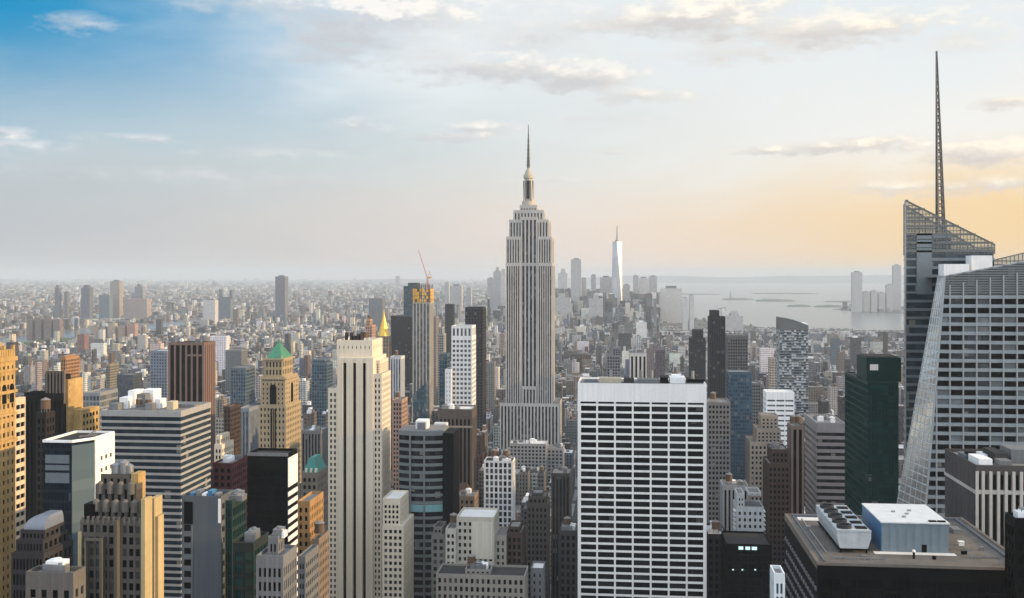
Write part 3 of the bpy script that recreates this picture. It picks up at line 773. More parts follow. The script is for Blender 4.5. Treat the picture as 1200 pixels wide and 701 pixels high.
# ================================================================== dark building with the tan roof, bottom right
def tan_roof():
    D, x0, x1, y1, z = 330.0, 57.4, 119.0, 396.0, 173.7
    root = thing('dark_office_block', 'black office block whose flat tan roof carries a cooling tower and blue box', 'building', (88, 363, 0))
    W, G, RF = MB(), MB(), MB()
    tier(W, G, RF, x0, x1, D, y1, 0, z - .75, 16, 17, 42, .12, .25, .35, 4.0, 0, 'FR', )
    W.build('wall', BLACKM, root); G.build('glazing', G_BLACK, root)
    # left flank: lighter patterned panels
    P = MB()
    for k in range(40):
        zz = z - 9 - k * 4.1
        for j in range(16):
            yy = D + 1.5 + j * 4.05 + (k % 2) * 1.0
            if yy + 3 < y1: P.box(x0 - .3, x0 + .2, yy, yy + 2.3, zz, zz + 1.2)
    P.build('side_panels', plain('slate_panel', (.17, .165, .20), .5), root)
    r = MB(); r.box(x0 + .9, x1 - .9, D + .9, y1 - .9, z - 2.2, z - .2); r.build('roof', ROOFT, root)
    p = MB(); t = .95
    p.box(x0 - .2, x1 + .2, D - .2, D + t, z - .7, z + .12); p.box(x0 - .2, x1 + .2, y1 - t, y1 + .2, z - 2, z + .12)
    p.box(x0 - .2, x0 + t, D + t, y1 - t, z - 2, z + .1); p.box(x1 - t, x1 + .2, D + t, y1 - t, z - 2, z + .1)
    p.build('parapet', stone('parapet_tan', (.19, .165, .14), streak=.05), root)
    g = MB(); g.box(x0 + 1.8, x1 - 1.8, y1 - 3.4, y1 - 2.9, z - .2, z + .7); g.box(x1 - 3.6, x1 - 3.1, D + 2, y1 - 3.5, z - .2, z + .55); g.box(x0 + 2.2, x0 + 2.5, D + 2, y1 - 3.5, z - .2, z + .3)
    g.build('rail', plain('rail_blue_grey', (.14, .16, .20), .5, .2), root)
    lp = MB(); lp.box(x0 + 3.5, x0 + 12, y1 - 9, y1 - 4, z - .19, z - .12); lp.build('roof_patch', ROOFW, root); lp = MB(); lp.box(77, 101.5, 343, 345.9, z - .19, z - .1); lp.build('door_apron', ROOFW, root)
    for (ax, ay, bx_, by_) in ((62, 341, 62, 388), (63.2, 336, 78, 336), (101.5, 350, 101.5, 388), (104, 341, 113, 341)):
        m = MB(); m.bar((ax, ay, z + .25), (bx_, by_, z + .25), .32)
        n_ = 8
        for q in range(n_ + 1): m.box(ax + (bx_ - ax) * q / n_ - .25, ax + (bx_ - ax) * q / n_ + .25, ay + (by_ - ay) * q / n_ - .25, ay + (by_ - ay) * q / n_ + .25, z - .2, z + .1)
        m.build('roof_pipe', STEEL, root)
    for (ax, ay, w_, d_, h_, mt) in ((104.5, 380, 4, 3, 1.6, GREYC), (109, 372, 2.5, 5, 1.2, STEEL), (106, 356, 1.6, 1.6, 1.0, WHITEP), (110.5, 350, 1.2, 1.2, .9, STEEL), (61, 372, 1.3, 1.3, 1.1, STEEL), (93, 338, .9, .9, .6, BLACKM), (72, 337.5, 1.0, 1.0, .5, STEEL), (103.5, 345, 1.6, .8, .7, BLACKM)):
        m = MB(); m.box(ax, ax + w_, ay, ay + d_, z - .2, z + h_); m.box(ax - .12, ax + w_ + .12, ay - .12, ay + d_ + .12, z + h_, z + h_ + .12); m.build('roof_vent', mt, root)
    m = MB()
    for q in range(24): m.box(x1 - 1.6, x1 - 1.52, D + 2 + q * 2.6, D + 2.08 + q * 2.6, z, z + 1.15)
    m.bar((x1 - 1.56, D + 2, z + 1.15), (x1 - 1.56, y1 - 3, z + 1.15), .09); m.bar((x1 - 1.56, D + 2, z + .65), (x1 - 1.56, y1 - 3, z + .65), .07); m.build('guard_rail', STEEL, root)
    # cooling tower
    ct = thing('cooling_tower', 'long pale cooling tower with round fans on the flat tan roof', 'cooling tower', (70.5, 361, z))
    X0, X1, Y0, Y1 = 65.6, 75.8, 343.0, 380.0; zl = z + 1.3; zh = z + 6.8
    b = MB(); prof = [(X0 + .9, zl), (X1 - .9, zl), (X1, zl + 3.2), (X1, zh), (X0, zh), (X0, zl + 3.2)]
    n = len(prof)
    b.face([(x, Y0, zz) for x, zz in prof]); b.face([(x, Y1, zz) for x, zz in reversed(prof)])
    for i in range(n):
        a, c = prof[i], prof[(i + 1) % n]; b.face([(a[0], Y0, a[1]), (a[0], Y1, a[1]), (c[0], Y1, c[1]), (c[0], Y0, c[1])])
    for i in range(6): yy = Y0 + .2 + i * 7.3; b.box(X0 - .12, X1 + .12, yy, yy + .35, zl + 2.9, zh + .15)
    b.box(X0 - .15, X1 + .15, Y0 - .15, Y0 + .2, zh - .3, zh + .25)
    b.build('casing', plain('casing_grey', (.36, .40, .42), .5, var=.3), ct)
    l = MB()
    for i in range(7):
        for xx in (X0 + 1.2, X1 - 1.2): l.box(xx - .2, xx + .2, Y0 + .5 + i * 5.9, Y0 + .9 + i * 5.9, z - .2, zl)
    l.box(X0 + .4, X1 - .4, Y0 + .3, Y1 - .3, zl - .35, zl - .02)
    l.build('support_legs', BLACKM, ct)
    for i in range(5):
        yy = Y0 + 4.2 + i * 7.2
        rg = MB(); ro, ri, N = 2.3, 2.0, 20; xx = X0 + 2.9
        for k in range(N):
            a, c = 2*pi*k/N, 2*pi*(k+1)/N
            P4 = [(xx + r_ * cos(q), yy + r_ * sin(q), zz) for r_, zz in ((ro, zh), (ro, zh + 1.1), (ri, zh + 1.1), (ri, zh + .1)) for q in (a, c)]
            for s_ in range(3): rg.face([P4[2*s_], P4[2*s_+1], P4[2*s_+3], P4[2*s_+2]])
        fo = rg.build('fan_ring', plain('fan_ring_dark', (.05, .055, .06), .5), ct)
        bl = MB(); bl.cyl(xx, yy, zh + .12, zh + .2, 1.98, None, 20); bl.cyl(xx, yy, zh + .2, zh + .8, .4, None, 8)
        for k in range(6):
            a = k * pi / 3; bl.bar((xx, yy, zh + .6), (xx + 1.9 * cos(a), yy + 1.9 * sin(a), zh + .6), .28)
        bl.build('fan_blades', BLACKM, fo)
        lv = MB(); lv.box(X0 + 6.3, X1 - .5, yy - 1.5, yy + 1.5, zh + .02, zh + .3)
        lv.build('louvre', BLACKM, ct)
    # blue bulkhead
    bb = thing('roof_plant_house', 'boxy blue grey plant house with a flat white roof beside the cooling tower', 'plant house', (90, 360, z))
    X0, X1, Y0, Y1, zh = 79.7, 99.9, 346.0, 373.0, z + 9.2
    b = MB(); b.box(X0 + .02, X1, Y0, Y1, z - .2, zh - .4)
    for k in range(8): b.box(X0 + 2.5 * k, X0 + 2.5 * k + .12, Y0 - .06, Y0, z, zh - .5)
    b.build('wall', plain('plant_house_blue', (.17, .225, .265), .5), bb)
    s_ = MB(); s_.box(X0 - .12, X0 + .01, Y0 + .02, Y1, z - .2, zh - .4); s_.build('side_wall', BLUEP, bb)
    r = MB(); r.box(X0 - .3, X1 + .3, Y0 - .3, Y1 + .3, zh - .4, zh); r.build('roof', plain('pale_roof', (.50, .53, .55), .6), bb)
    for xx in (94.3, 97.0):
        v = MB(); v.box(xx, xx + 2.3, Y0 + .8, Y0 + 2.2, zh, zh + .35); v.build('roof_hatch', BLACKM, bb)
    for xx, yy in ((86, 360), (89.5, 357), (91.5, 362), (87.5, 352.5)):
        v = MB(); v.box(xx, xx + 1.2, yy, yy + .5, zh, zh + .5); v.build('roof_vent', STEEL, bb)
    d = MB(); d.box(91.8, 93.3, Y0 - .12, Y0 - .02, z - .2, z + 2.3); d.build('door', BLACKM, bb)
    vp = thing('vent_pipe', 'small dark vent pipe with white cap on the tan roof edge', 'vent pipe', (87.5, 338.5, z))
    m = MB(); m.cyl(87.5, 338.5, z - .25, z + 1.9, .35, .35, 10); m.build('pipe', BLACKM, vp); m = MB(); m.cyl(87.5, 338.5, z + 1.9, z + 2.5, .5, .4, 10); m.build('cap', WHITEP, vp)
    occupy(x0, x1, D, y1, 905, 1210, 602, 701, D, 'the tan rooftop')
tan_roof()

# ================================================================== ribbed stone block, right edge
cb = K('ribbed_stone_block', 'brown stone block with tall white ribs and a cluttered roof at the right edge', 1143, 1260, 1107, 550, 400, 660, stone('ribbed_brown', (.095, .088, .086)), G_BLACK, bay=3.25, floor=0, pier=.05, dep=.9, topb=2.2, par=1.2, faces='FR', deep=36.9, roof=ROOFG, ref='the ribbed stone block')
def ribs():
    root, (x0, x1, y0, y1, z, zt), last = cb
    n = 13; w = (x1 - x0) / n
    for k in range(n + 1):
        x = min(max(x0 + k * w, x0 + .5), x1 - .5)
        m = MB(); m.box(x - .5, x + .5, y0 - .55, y0 + .9, 0, z - 1.0); m.build('rib', stone('rib_white', (.42, .40, .37), streak=.1), root)
    m = MB(); zz = GZ(1170, 577, y0); m.box(x0 - .3, x1, y0 - .35, y0 + .85, zz - .7, zz + .7); m.build('belt_course', MATS['rib_white'], root)
    m = MB(); m.box(x0 - .3, x0 + .1, y0 + .5, y1, zz - .6, zz + .6); m.build('side_course', MATS['rib_white'], root)
    m = MB()
    for k in range(22): m.box(x0 - .18, x0 + .1, y0 + 1 + k * 1.62, y0 + 1.6 + k * 1.62, 0, z - 1.2)
    m.build('side_ribs', stone('side_rib', (.13, .12, .125)), root)
    for pl, pr, pt, sb, dp, mat in ((1147, 1163, 538, 3, 12, WHITEP), (1140, 1150, 534, 14, 10, BLACKM), (1152, 1168, 533, 18, 8, WHITEP), (1166, 1180, 531, 10, 14, ROOFD), (1185, 1215, 527, 12, 12, GREYC), (1172, 1186, 540, 4, 6, GREYC), (1130, 1138, 533, 20, 8, GREYC)):
        D = y0 + sb; m = MB(); m.box(GX(pl, D), GX(pr, D), D, D + dp, z, max(z + 1.5, GZ(pl, pt, D))); m.build('roof_unit', mat, root)
ribs()
K('black_corner_block', 'small black block with a cluttered roof cut by the right edge, below the ribbed block', 1189, 1250, None, 612, 320, 660, BLACKM, G_BLACK, bay=3, floor=4, deep=8, gear=7, roof=ROOFG)

# ================================================================== dark green glass block
gg = K('green_glass_tower', 'dark green glass tower with a lower left shoulder beside the crystal tower', 1017, 1053, 990, 449, 620, 600, plain('green_frame', (.007, .046, .043), .4, .1), G_TEAL, bay=1.9, floor=4.0, pier=.12, span=.22, dep=.2, topb=1.2, par=.6, roof=ROOFD, ref='the dark green glass tower')
def green_top():
    root, (x0, x1, y0, y1, z, zt), last = gg
    m = MB(); D = y0 + 9; zz = GZ(1035, 419, D); m.box(GX(1015.5, D), GX(1056, D), D, D + 26, z, zz); m.build('penthouse', plain('penthouse_green', (.006, .042, .040), .4, .1), root)
    m = MB(); m.box(GX(1017, D), GX(1054, D), D + 2, D + 24, zz, zz + .4); m.build('penthouse_roof', ROOFD, root)
    m = MB(); m.box(GX(1019.5, D), GX(1029, D), D - .25, D - .03, GZ(1025, 434, D), GZ(1025, 427, D)); m.build('white_panel', WHITEP, root)
    for k in range(4):
        m = MB(); m.box(x0 + 2 + k * .8, x0 + 5 + k * 1.2, y0 + 34 + k * 6, y0 + 37 + k * 6, z, z + 1.6); m.build('roof_unit', STEEL, root)
green_top()

# ================================================================== striped office on the left and other dark banded blocks
def banded(name, label, pl, pr, ps, top, D, vb, wallmat, glassmat, fh, span, ref=None, topb=4.0, roofmat=None, sidebright=None, maxbands=60, wav=0):
    """floors read as bands: each band of wall is a part, the glazing is one core"""
    x0, x1 = GX(pl, D), GX(pr, D); z = GZ((pl + pr) / 2, top, D)
    left = ps is not None and ps > pr
    deep = max(10, min(80, GD(x1 if left else x0, ps) - D)) if ps else 30
    y1 = D + deep
    root = thing(name, label, 'building', ((x0 + x1) / 2, D + deep / 2, 0))
    G = MB(); G.box(x0 + .35, x1 - .35, D + .35, y1 - .35, 0, z - topb); G.build('glazing', glassmat, root)
    zz = z - topb; k = 0; rest = MB()
    while zz > 6:
        b = MB() if k < maxbands else rest
        b.box(x0, x1, D, y1, zz - fh, zz - fh + fh * span)
        if k < maxbands: b.build('floor_band', wallmat, root)
        zz -= fh; k += 1
    o = rest.build('floor_bands_below', wallmat, root)
    if o: o['kind'] = 'stuff'
    c = MB(); c.box(x0 - .1, x1 + .1, D - .1, y1 + .1, z - topb, z - .4)
    for a in ((x0 - .1, x1 + .1, D - .1, D + .5), (x0 - .1, x1 + .1, y1 - .5, y1 + .1), (x0 - .1, x0 + .5, D + .5, y1 - .5), (x1 - .5, x1 + .1, D + .5, y1 - .5)): c.box(*a, z - .398, z + .7)
    c.build('cornice', wallmat, root)
    r = MB(); r.box(x0 + .6, x1 - .6, D + .6, y1 - .6, z - .38, z); r.build('roof', roofmat or ROOFG, root)
    occupy(x0, x1, D, y1, min(pl, ps or pl), max(pr, ps or pr), top, vb, D, ref)
    return root, (x0, x1, D, y1, z)
st = banded('striped_office_tower', 'dark office slab with pale horizontal bands and a sunlit striped right flank', 118, 212, 247, 483, 500, 701, plain('band_grey', (.34, .345, .345), .5), G_DKBLUE, 3.15, .36, ref='the striped office slab', topb=2.2)
def striped_roof():
    root, (x0, x1, y0, y1, z) = st
    def B(pl, pr, pt, sb, dp, mat, name='roof_unit'):
        D = y0 + sb; m = MB(); m.box(GX(pl, D), GX(pr, D), D, D + dp, z, max(z + .8, GZ((pl + pr) / 2, pt, D))); m.build(name, mat, root)
    B(140, 150, 466, 12, 8, WHITEP); B(150, 158, 458, 16, 10, WHITEP, 'roof_bulkhead'); B(160, 170, 462, 18, 8, GREYC); B(166, 180, 457, 24, 9, WHITEP, 'roof_bulkhead'); B(181, 188, 468, 14, 7, WHITEP)
    B(195, 203, 471, 10, 6, stone('roof_beige2', (.45, .40, .30))); B(128, 138, 473, 6, 6, GREYC); B(205, 228, 474, 18, 10, GREYC); B(170, 178, 473, 5, 5, STEEL)
    for px in (163, 174): water_tank(root, GX(px, y0 + 12), y0 + 12, z, 1.6, 2.6)
striped_roof()

# ================================================================== bronze tower with brown piers
bz = K('bronze_ribbed_tower', 'dark bronze tower with pinkish piers and an orange sunlit side', 197, 239, 248, 402, 900, 474, BRONZE, G_BLACK, bay=5.1, floor=0, pier=.30, dep=1.0, topb=2.0, par=.3, roof=ROOFD, ref='the bronze ribbed tower', gear=4, deep=26, pier_s=.75)
def bronze_band():
    root, (x0, x1, y0, y1, z, zt), last = bz
    m = MB(); zz = GZ(225, 416.5, y0); m.box(GX(217, y0), x1 + .1, y0 - .15, y0 + .95, zz - .8, zz + .8); m.build('belt_course', BRONZE, root)
bronze_band()

# ================================================================== green pyramid tower
def green_pyramid():
    D = 800.0
    root = thing('green_pyramid_tower', 'ornate stone tower with green copper pyramid roof and golden sunlit right side', 'skyscraper', (GX(320, D), D + 16, 0))
    W, G, RF = MB(), MB(), MB()
    def T(pl, pr, ps, top, bot, sb, nb, ns, nf, pier=.5, span=.5, topb=1.5):
        x0, x1 = GX(pl, D + sb), GX(pr, D + sb); y1 = max(D + sb + 8, GD(x1, ps))
        tier(W, G, RF, x0, x1, D + sb, y1, 0 if bot is None else GZ(320, bot, D + sb), GZ(320, top, D + sb), nb, ns, nf, pier, span, .6, topb, .5)
        return x0, x1, D + sb, y1
    T(303, 335, 353, 476, None, 0, 7, 9, 34, .55, .5)
    x0, x1, y0, y1 = T(305.5, 334, 350.5, 447, 477, 1.5, 6, 8, 5, .62, .55)
    T(306, 333.5, 349, 442, 447.5, 2.5, 8, 9, 1, .6, .4)
    x0, x1, y0, y1 = T(310, 331, 343.5, 421, 442.5, 5, 5, 6, 2, .5, .35, 2.2)
    lz = GZ(320, 421, D + 5)
    W.box(x0 - 1.2, x1 + 1.2, y0 - 1.2, y1 + 1.2, lz - .8, lz + .3); zl = GZ(320, 444, D + 1); W.box(GX(304.5, D + .8), GX(335, D + .8), D + .8, D + 30, zl - .6, zl + .6)
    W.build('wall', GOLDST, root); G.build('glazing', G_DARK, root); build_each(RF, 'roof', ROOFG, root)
    sx = MB(); sx.box(GX(317, D), GX(323.5, D), D - .12, D - .02, GZ(320, 640, D), GZ(320, 479, D)); sx.build('window_strip', G_BLACK, root)
    for q_ in (319.2, 321.2):
        fx = MB(); fx.box(GX(q_, D), GX(q_ + .5, D), D - .3, D - .125, GZ(320, 640, D), GZ(320, 479, D)); fx.build('mullion', GOLDST, root)
    # great arched windows
    for face in 'FR':
        m = MB(); r_ = 2.6
        zc = GZ(320, 455, D)
        pts = [(-r_, GZ(320, 474, D)), (r_, GZ(320, 474, D))] + [(r_ * cos(pi * k / 10), zc + r_ * sin(pi * k / 10)) for k in range(11)]
        f = D + 1.3
        if face == 'F':
            cx = GX(320, f); a = [(cx + u, f, v) for u, v in pts]; b = [(cx + u, f + .5, v) for u, v in pts]
        else:
            xx = GX(334, D + 1.5) + .2; cy = (D + GD(GX(334, D + 1.5), 350.5)) / 2; a = [(xx, cy + u, v) for u, v in pts]; b = [(xx - .5, cy + u, v) for u, v in pts]
        m.face(a)
        for k in range(len(pts)): j = (k + 1) % len(pts); m.face([a[k], b[k], b[j], a[j]])
        m.build('arched_window', G_BLACK, root)
    p = MB(); zt = GZ(320, 403, D + 12)
    cx, cy = (x0 + x1) / 2, (y0 + y1) / 2; t = .13; hx, hy = (x1 - x0) / 2 - .3, (y1 - y0) / 2 - .3
    p.prism([(cx - hx, cy - hy), (cx + hx, cy - hy), (cx + hx, cy + hy), (cx - hx, cy + hy)], lz + .3, zt, [(cx - hx * t, cy - hy * t), (cx + hx * t, cy - hy * t), (cx + hx * t, cy + hy * t), (cx - hx * t, cy + hy * t)])
    ro = p.build('pyramid_roof', COPPER, root)
    c = MB(); c.cyl(cx, cy, zt, zt + 2.5, 1.0, .8, 8); c.cyl(cx, cy, zt + 2.5, zt + 5, .5, .05, 8); c.build('finial', COPPER, ro)
    for dx, dy in ((-1, -1), (1, -1), (1, 1)):
        d = MB(); d.cyl(cx + dx * (hx - .8), cy + dy * (hy - .8), lz + .3, lz + 3.2, .8, .3, 8); d.build('corner_pinnacle', GOLDST, root)
    occupy(GX(303, D), GX(335, D), D, D + 34, 303, 353, 403, 533, D, 'the green pyramid tower')
green_pyramid()

# ================================================================== the gold pyramid, the pale tower in front
def gold_pyramid():
    D = 1900.0
    root = thing('gold_pyramid_tower', 'stone tower with gleaming gold pyramid roof behind the cream tower', 'skyscraper', (GX(449, D), D + 14, 0))
    W, G, RF = MB(), MB(), MB()
    x0, x1 = GX(437, D), GX(455, D); y1 = D + 30; z = GZ(449, 408, D)
    tier(W, G, RF, x0, x1, D, y1, 0, z, 6, 6, 40, .5, .5, .6, 2, .6)
    x0, x1 = GX(440.5, D + 3), GX(455.5, D + 3); zz = GZ(449, 394.5, D)
    tier(W, G, RF, x0, x1, D + 3, D + 26, z, zz, 5, 5, 3, .5, .5, .6, 2, .6)
    W.build('wall', TAN, root); G.build('glazing', G_DARK, root); build_each(RF, 'roof', ROOFG, root)
    p = MB(); cx, cy = (x0 + x1) / 2 + .4, D + 14.5; h = (x1 - x0) / 2
    p.prism([(cx + h * cos(2*pi*k/8 + pi/8), cy + h * sin(2*pi*k/8 + pi/8)) for k in range(8)], zz, GZ(449, 370, D), [(cx + 1.3 * cos(2*pi*k/8 + pi/8), cy + 1.3 * sin(2*pi*k/8 + pi/8)) for k in range(8)])
    ro = p.build('pyramid_roof', GILT, root)
    l = MB(); zt = GZ(449, 370, D); l.cyl(cx, cy, zt, zt + 5, 1.8, 1.4, 8); l.cyl(cx, cy, zt + 5, zt + 11, 1.2, .05, 8); l.build('lantern', GILT, ro)
    occupy(GX(437, D), GX(460, D), D, D + 30, 437, 460, 366, 420, D, 'the gold pyramid roof')
gold_pyramid()

# ================================================================== construction tower and crane
def construction():
    D = 1650.0
    root = thing('unfinished_tower', 'slender tower under construction, yellow netting round its top floors', 'skyscraper', (GX(494, D), D + 15, 0))
    x0, x1 = GX(483.5, D), GX(504, D); y1 = GD(x1, 512) if GD(x1, 512) - D < 40 else D + 30; z = GZ(494, 355, D)
    W, G, RF = MB(), MB(), MB()
    tier(W, G, RF, x0, x1, D, y1, 0, z, 5, 6, 0, .30, .3, .8, 1, .4)
    W.build('wall', stone('raw_concrete', (.42, .38, .33)), root); G.build('glazing', glass('curtain_blue', (.06, .075, .09), (.12, .14, .155), cell=(3, 4)), root); build_each(RF, 'roof', ROOFG, root)
    b = MB(); Db = D - 40; b.prism([(GX(484, Db), Db), (GX(499, Db), Db), (GX(499, Db), Db + 20), (GX(484, Db), Db + 20)], 0, [GZ(490, 462, Db), GZ(490, 449, Db), GZ(490, 449, Db), GZ(490, 462, Db)])
    b.build('glass_base', G_BLUE, root)
    n = MB(); rr = random.Random(3)
    for i in range(7):
        for j in range(4):
            u = x0 + .5 + i * (x1 - x0 - 3) / 7; zz = z + .5 + j * 5.5
            if rr.random() < .8: n.box(u, u + 2.9, D - .5 - rr.random() * .4, D + .1, zz, zz + 4.8 + rr.random())
    n.build('safety_netting', YELLOW, root); n = MB()
    for j in range(4):
        for i in range(8):
            if rr.random() < .8: n.box(x1 - .1, x1 + .5 + rr.random() * .3, D + i * 3.4, D + i * 3.4 + 3, z + .5 + j * 5.5, z + 5.3 + j * 5.5)
    n.build('safety_netting', YELLOW, root)
    f = MB()
    for j in range(6): f.box(x0 + .6, x1 - .6, D + .6, y1 - .6, z + j * 5.2, z + j * 5.2 + .5)
    for i in range(5):
        for k in range(3): u = x0 + 1 + i * (x1 - x0 - 2.5) / 4; v = D + 1 + k * (y1 - D - 2.5) / 2; f.box(u, u + .8, v, v + .8, z, z + 29)
    f.build('bare_floors', stone('bare_slab', (.16, .13, .11)), root)
    # crane
    cx, cy = GX(501, D + 10), D + 10
    cr = thing('tower_crane', 'red luffing crane on the top of the unfinished tower', 'crane', (cx, cy, z + 20))
    m = MB(); zc = GZ(501, 326, cy)
    for a, b_ in ((-1, -1), (1, -1), (1, 1), (-1, 1)): m.bar((cx + a * .9, cy + b_ * .9, z), (cx + a * .9, cy + b_ * .9, zc), .5)
    k = z
    while k < zc - 3: m.bar((cx - .9, cy - .9, k), (cx + .9, cy - .9, k + 3), .35); m.bar((cx + .9, cy - .9, k), (cx + .9, cy + .9, k + 3), .35); k += 3
    m.build('mast', REDP, cr)
    j = MB(); tip = (GX(490, cy), cy, GZ(490, 292.5, cy)); base = (cx, cy, zc)
    for o in (-.7, .7): j.bar((base[0], base[1] + o, base[2]), tip, .55)
    j.bar((base[0] - .9, base[1], base[2] + 1.5), tip, .5)
    for i in range(1, 12):
        t = i / 12; p = [base[q] + (tip[q] - base[q]) * t for q in range(3)]; w = 1 - t
        j.bar((p[0], p[1] - .7 * w, p[2]), (p[0] - .9 * w, p[1], p[2] + 1.5 * w), .3); j.bar((p[0] - .9 * w, p[1], p[2] + 1.5 * w), (p[0], p[1] + .7 * w, p[2]), .3)
    j.build('jib', REDP, cr)
    b = MB(); b.box(cx, cx + 6.5, cy - 1.2, cy + 1.2, zc - .6, zc + 1.6); b.bar((cx + 1, cy, zc + 1), (cx + 3.5, cy, zc + 11), .6); b.bar((cx + 3.5, cy, zc + 11), (cx + 6, cy, zc + 1), .5); b.build('counterweight_deck', plain('crane_yellow', (.5, .25, .04), .6), cr)
    occupy(x0, x1, D - 40, y1, 483, 513, 325, 492, D, 'the yellow-netted unfinished tower')
construction()

# ================================================================== curved banded glass block, middle left
def curved_block():
    D = 636.0; x0, x1 = GX(465.5, D), GX(518, D); z = GZ(490, 505, D); deep = 26.0
    root = thing('curved_banded_block', 'bowed glass office block with pale floor bands and one turquoise band', 'building', ((x0 + x1) / 2, D + 13, 0))
    def bow(e, n=14):                                        # plan: front bows towards the viewer
        pts = []
        for k in range(n + 1):
            t = k / n; pts.append((x0 - e + (x1 - x0 + 2 * e) * t, D - e - 3.2 * (1 - (2 * t - 1) ** 2) + 3.2))
        return pts + [(x1 + e, D + deep + e), (x0 - e, D + deep + e)]
    g = MB(); g.prism(bow(-.4), 0, z - 3); g.build('glazing', G_SLATE if False else G_DARK, root)
    fh = 4.55; zz = z - 3.2; k = 0
    wm = plain('band_pale', (.19, .215, .22), .45)
    while zz > 6:
        b = MB(); tq = k == 9
        b.prism(bow(.05 if tq else 0), zz - fh, zz - fh + fh * (.95 if tq else .38)); b.build('turquoise_band' if tq else 'floor_band', plain('turquoise_glass', (.20, .40, .42), .25, .2) if tq else wm, root); zz -= fh; k += 1
    c = MB(); c.prism(bow(.1), z - 3, z - .3); c.build('cornice', wm, root)
    r = MB(); r.prism(bow(-.5), z - .3, z - .1); r.build('roof', ROOFG, root)
    m = MB()
    for px in (480.5, 497): x = GX(px, D); m.box(x - .5, x + .5, D - .25, D + 1.5, 0, z - 3)
    m.build('vertical_fins', wm, root)
    s_ = MB(); s_.box(x1 + .12, x1 + 6.5, D + 2, D + deep, 0, z - 1.5); s_.build('dark_flank', BLACKM, root)
    for pl, pr, pt, sb, dp in ((487, 500, 493, 8, 10), (489, 498, 495.5, 6, 2)):
        DD = D + sb; b = MB(); b.box(GX(pl, DD), GX(pr, DD), DD, DD + dp, z - .2, GZ(pl, pt, DD)); b.build('roof_bulkhead', WHITEP if dp > 5 else GREYC, root)
    occupy(x0, x1 + 6.6, D - 1, D + deep, 465, 527, 493, 640, D, 'the bowed banded block')
curved_block()

# ================================================================== far left group
YT = K('yellow_stone_tower', 'golden sunlit ornate stone tower cut by the left edge', -60, -9, 18, 419, 385, 620, stone('amber_sunlit_stone', (.40, .275, .12), var=.5, scale=.12), G_ROOM, bay=3.0, floor=3.7, pier=.55, span=.5, dep=.5, topb=4, ref='the golden edge tower', indiv=60, wmats=[G_BLACK, G_ROOM])  # amber stone, with the gold of the sun put into its colour
def edge_tower():
    root, (x0, x1, y0, y1, z, zt), last = YT
    am = MATS['amber_sunlit_stone']
    for py, hh in ((424, 1.6), (436, .9), (462, 1.2), (488, .9), (520, 1.2)):
        m = MB(); zz = GZ(4, py, (y0 + y1) / 2); m.box(x0 - .4, x1 + .7, y0 - .6, y1 + .5, zz, zz + hh); m.build('cornice', am, root)
    zz = GZ(4, 455, y0 + 8)
    for j in range(3):                                    # tall arched openings high on the sunlit side
        yy = y0 + (y1 - y0) * (j + .5) / 3; m = MB(); r_ = 1.3
        pts = [(-r_, zz - 6), (r_, zz - 6)] + [(r_ * cos(pi * q / 8), zz + r_ * sin(pi * q / 8)) for q in range(9)]
        a = [(x1 + .25, yy + u, v) for u, v in pts]; b = [(x1 - .3, yy + u, v) for u, v in pts]; m.face(a)
        for q in range(len(pts)): n_ = (q + 1) % len(pts); m.face([a[q], b[q], b[n_], a[n_]])
        m.build('arched_window', G_BLACK, root)
    for j in range(9):
        yy = y0 + 1 + (y1 - y0 - 3) * j / 8; m = MB(); m.box(x1 - .8, x1 + .3, yy, yy + 1.3, z, z + 2.4 + (j % 4 == 0) * 1.5); m.build('battlement', am, root)
    m = MB(); m.box(x1 - 9, x1 - 2, y0 + 6, y1 - 6, z, z + 5); m.prism([(x1 - 9, y0 + 6), (x1 - 2, y0 + 6), (x1 - 2, y1 - 6), (x1 - 9, y1 - 6)], z + 5.01, z + 8.5, [(x1 - 6, y0 + 9), (x1 - 5, y0 + 9), (x1 - 5, y1 - 9), (x1 - 6, y1 - 9)]); m.build('roof_pavilion', am, root)
edge_tower()
K('pale_banded_wing', 'low slender wing with sunlit pale bands beside the golden corner tower', 12, 18, 27, 470, 440, 620, stone('wing_pale', (.50, .42, .32)), G_BLACK, bay=3.5, floor=3.9, pier=.1, span=.5, dep=.5)
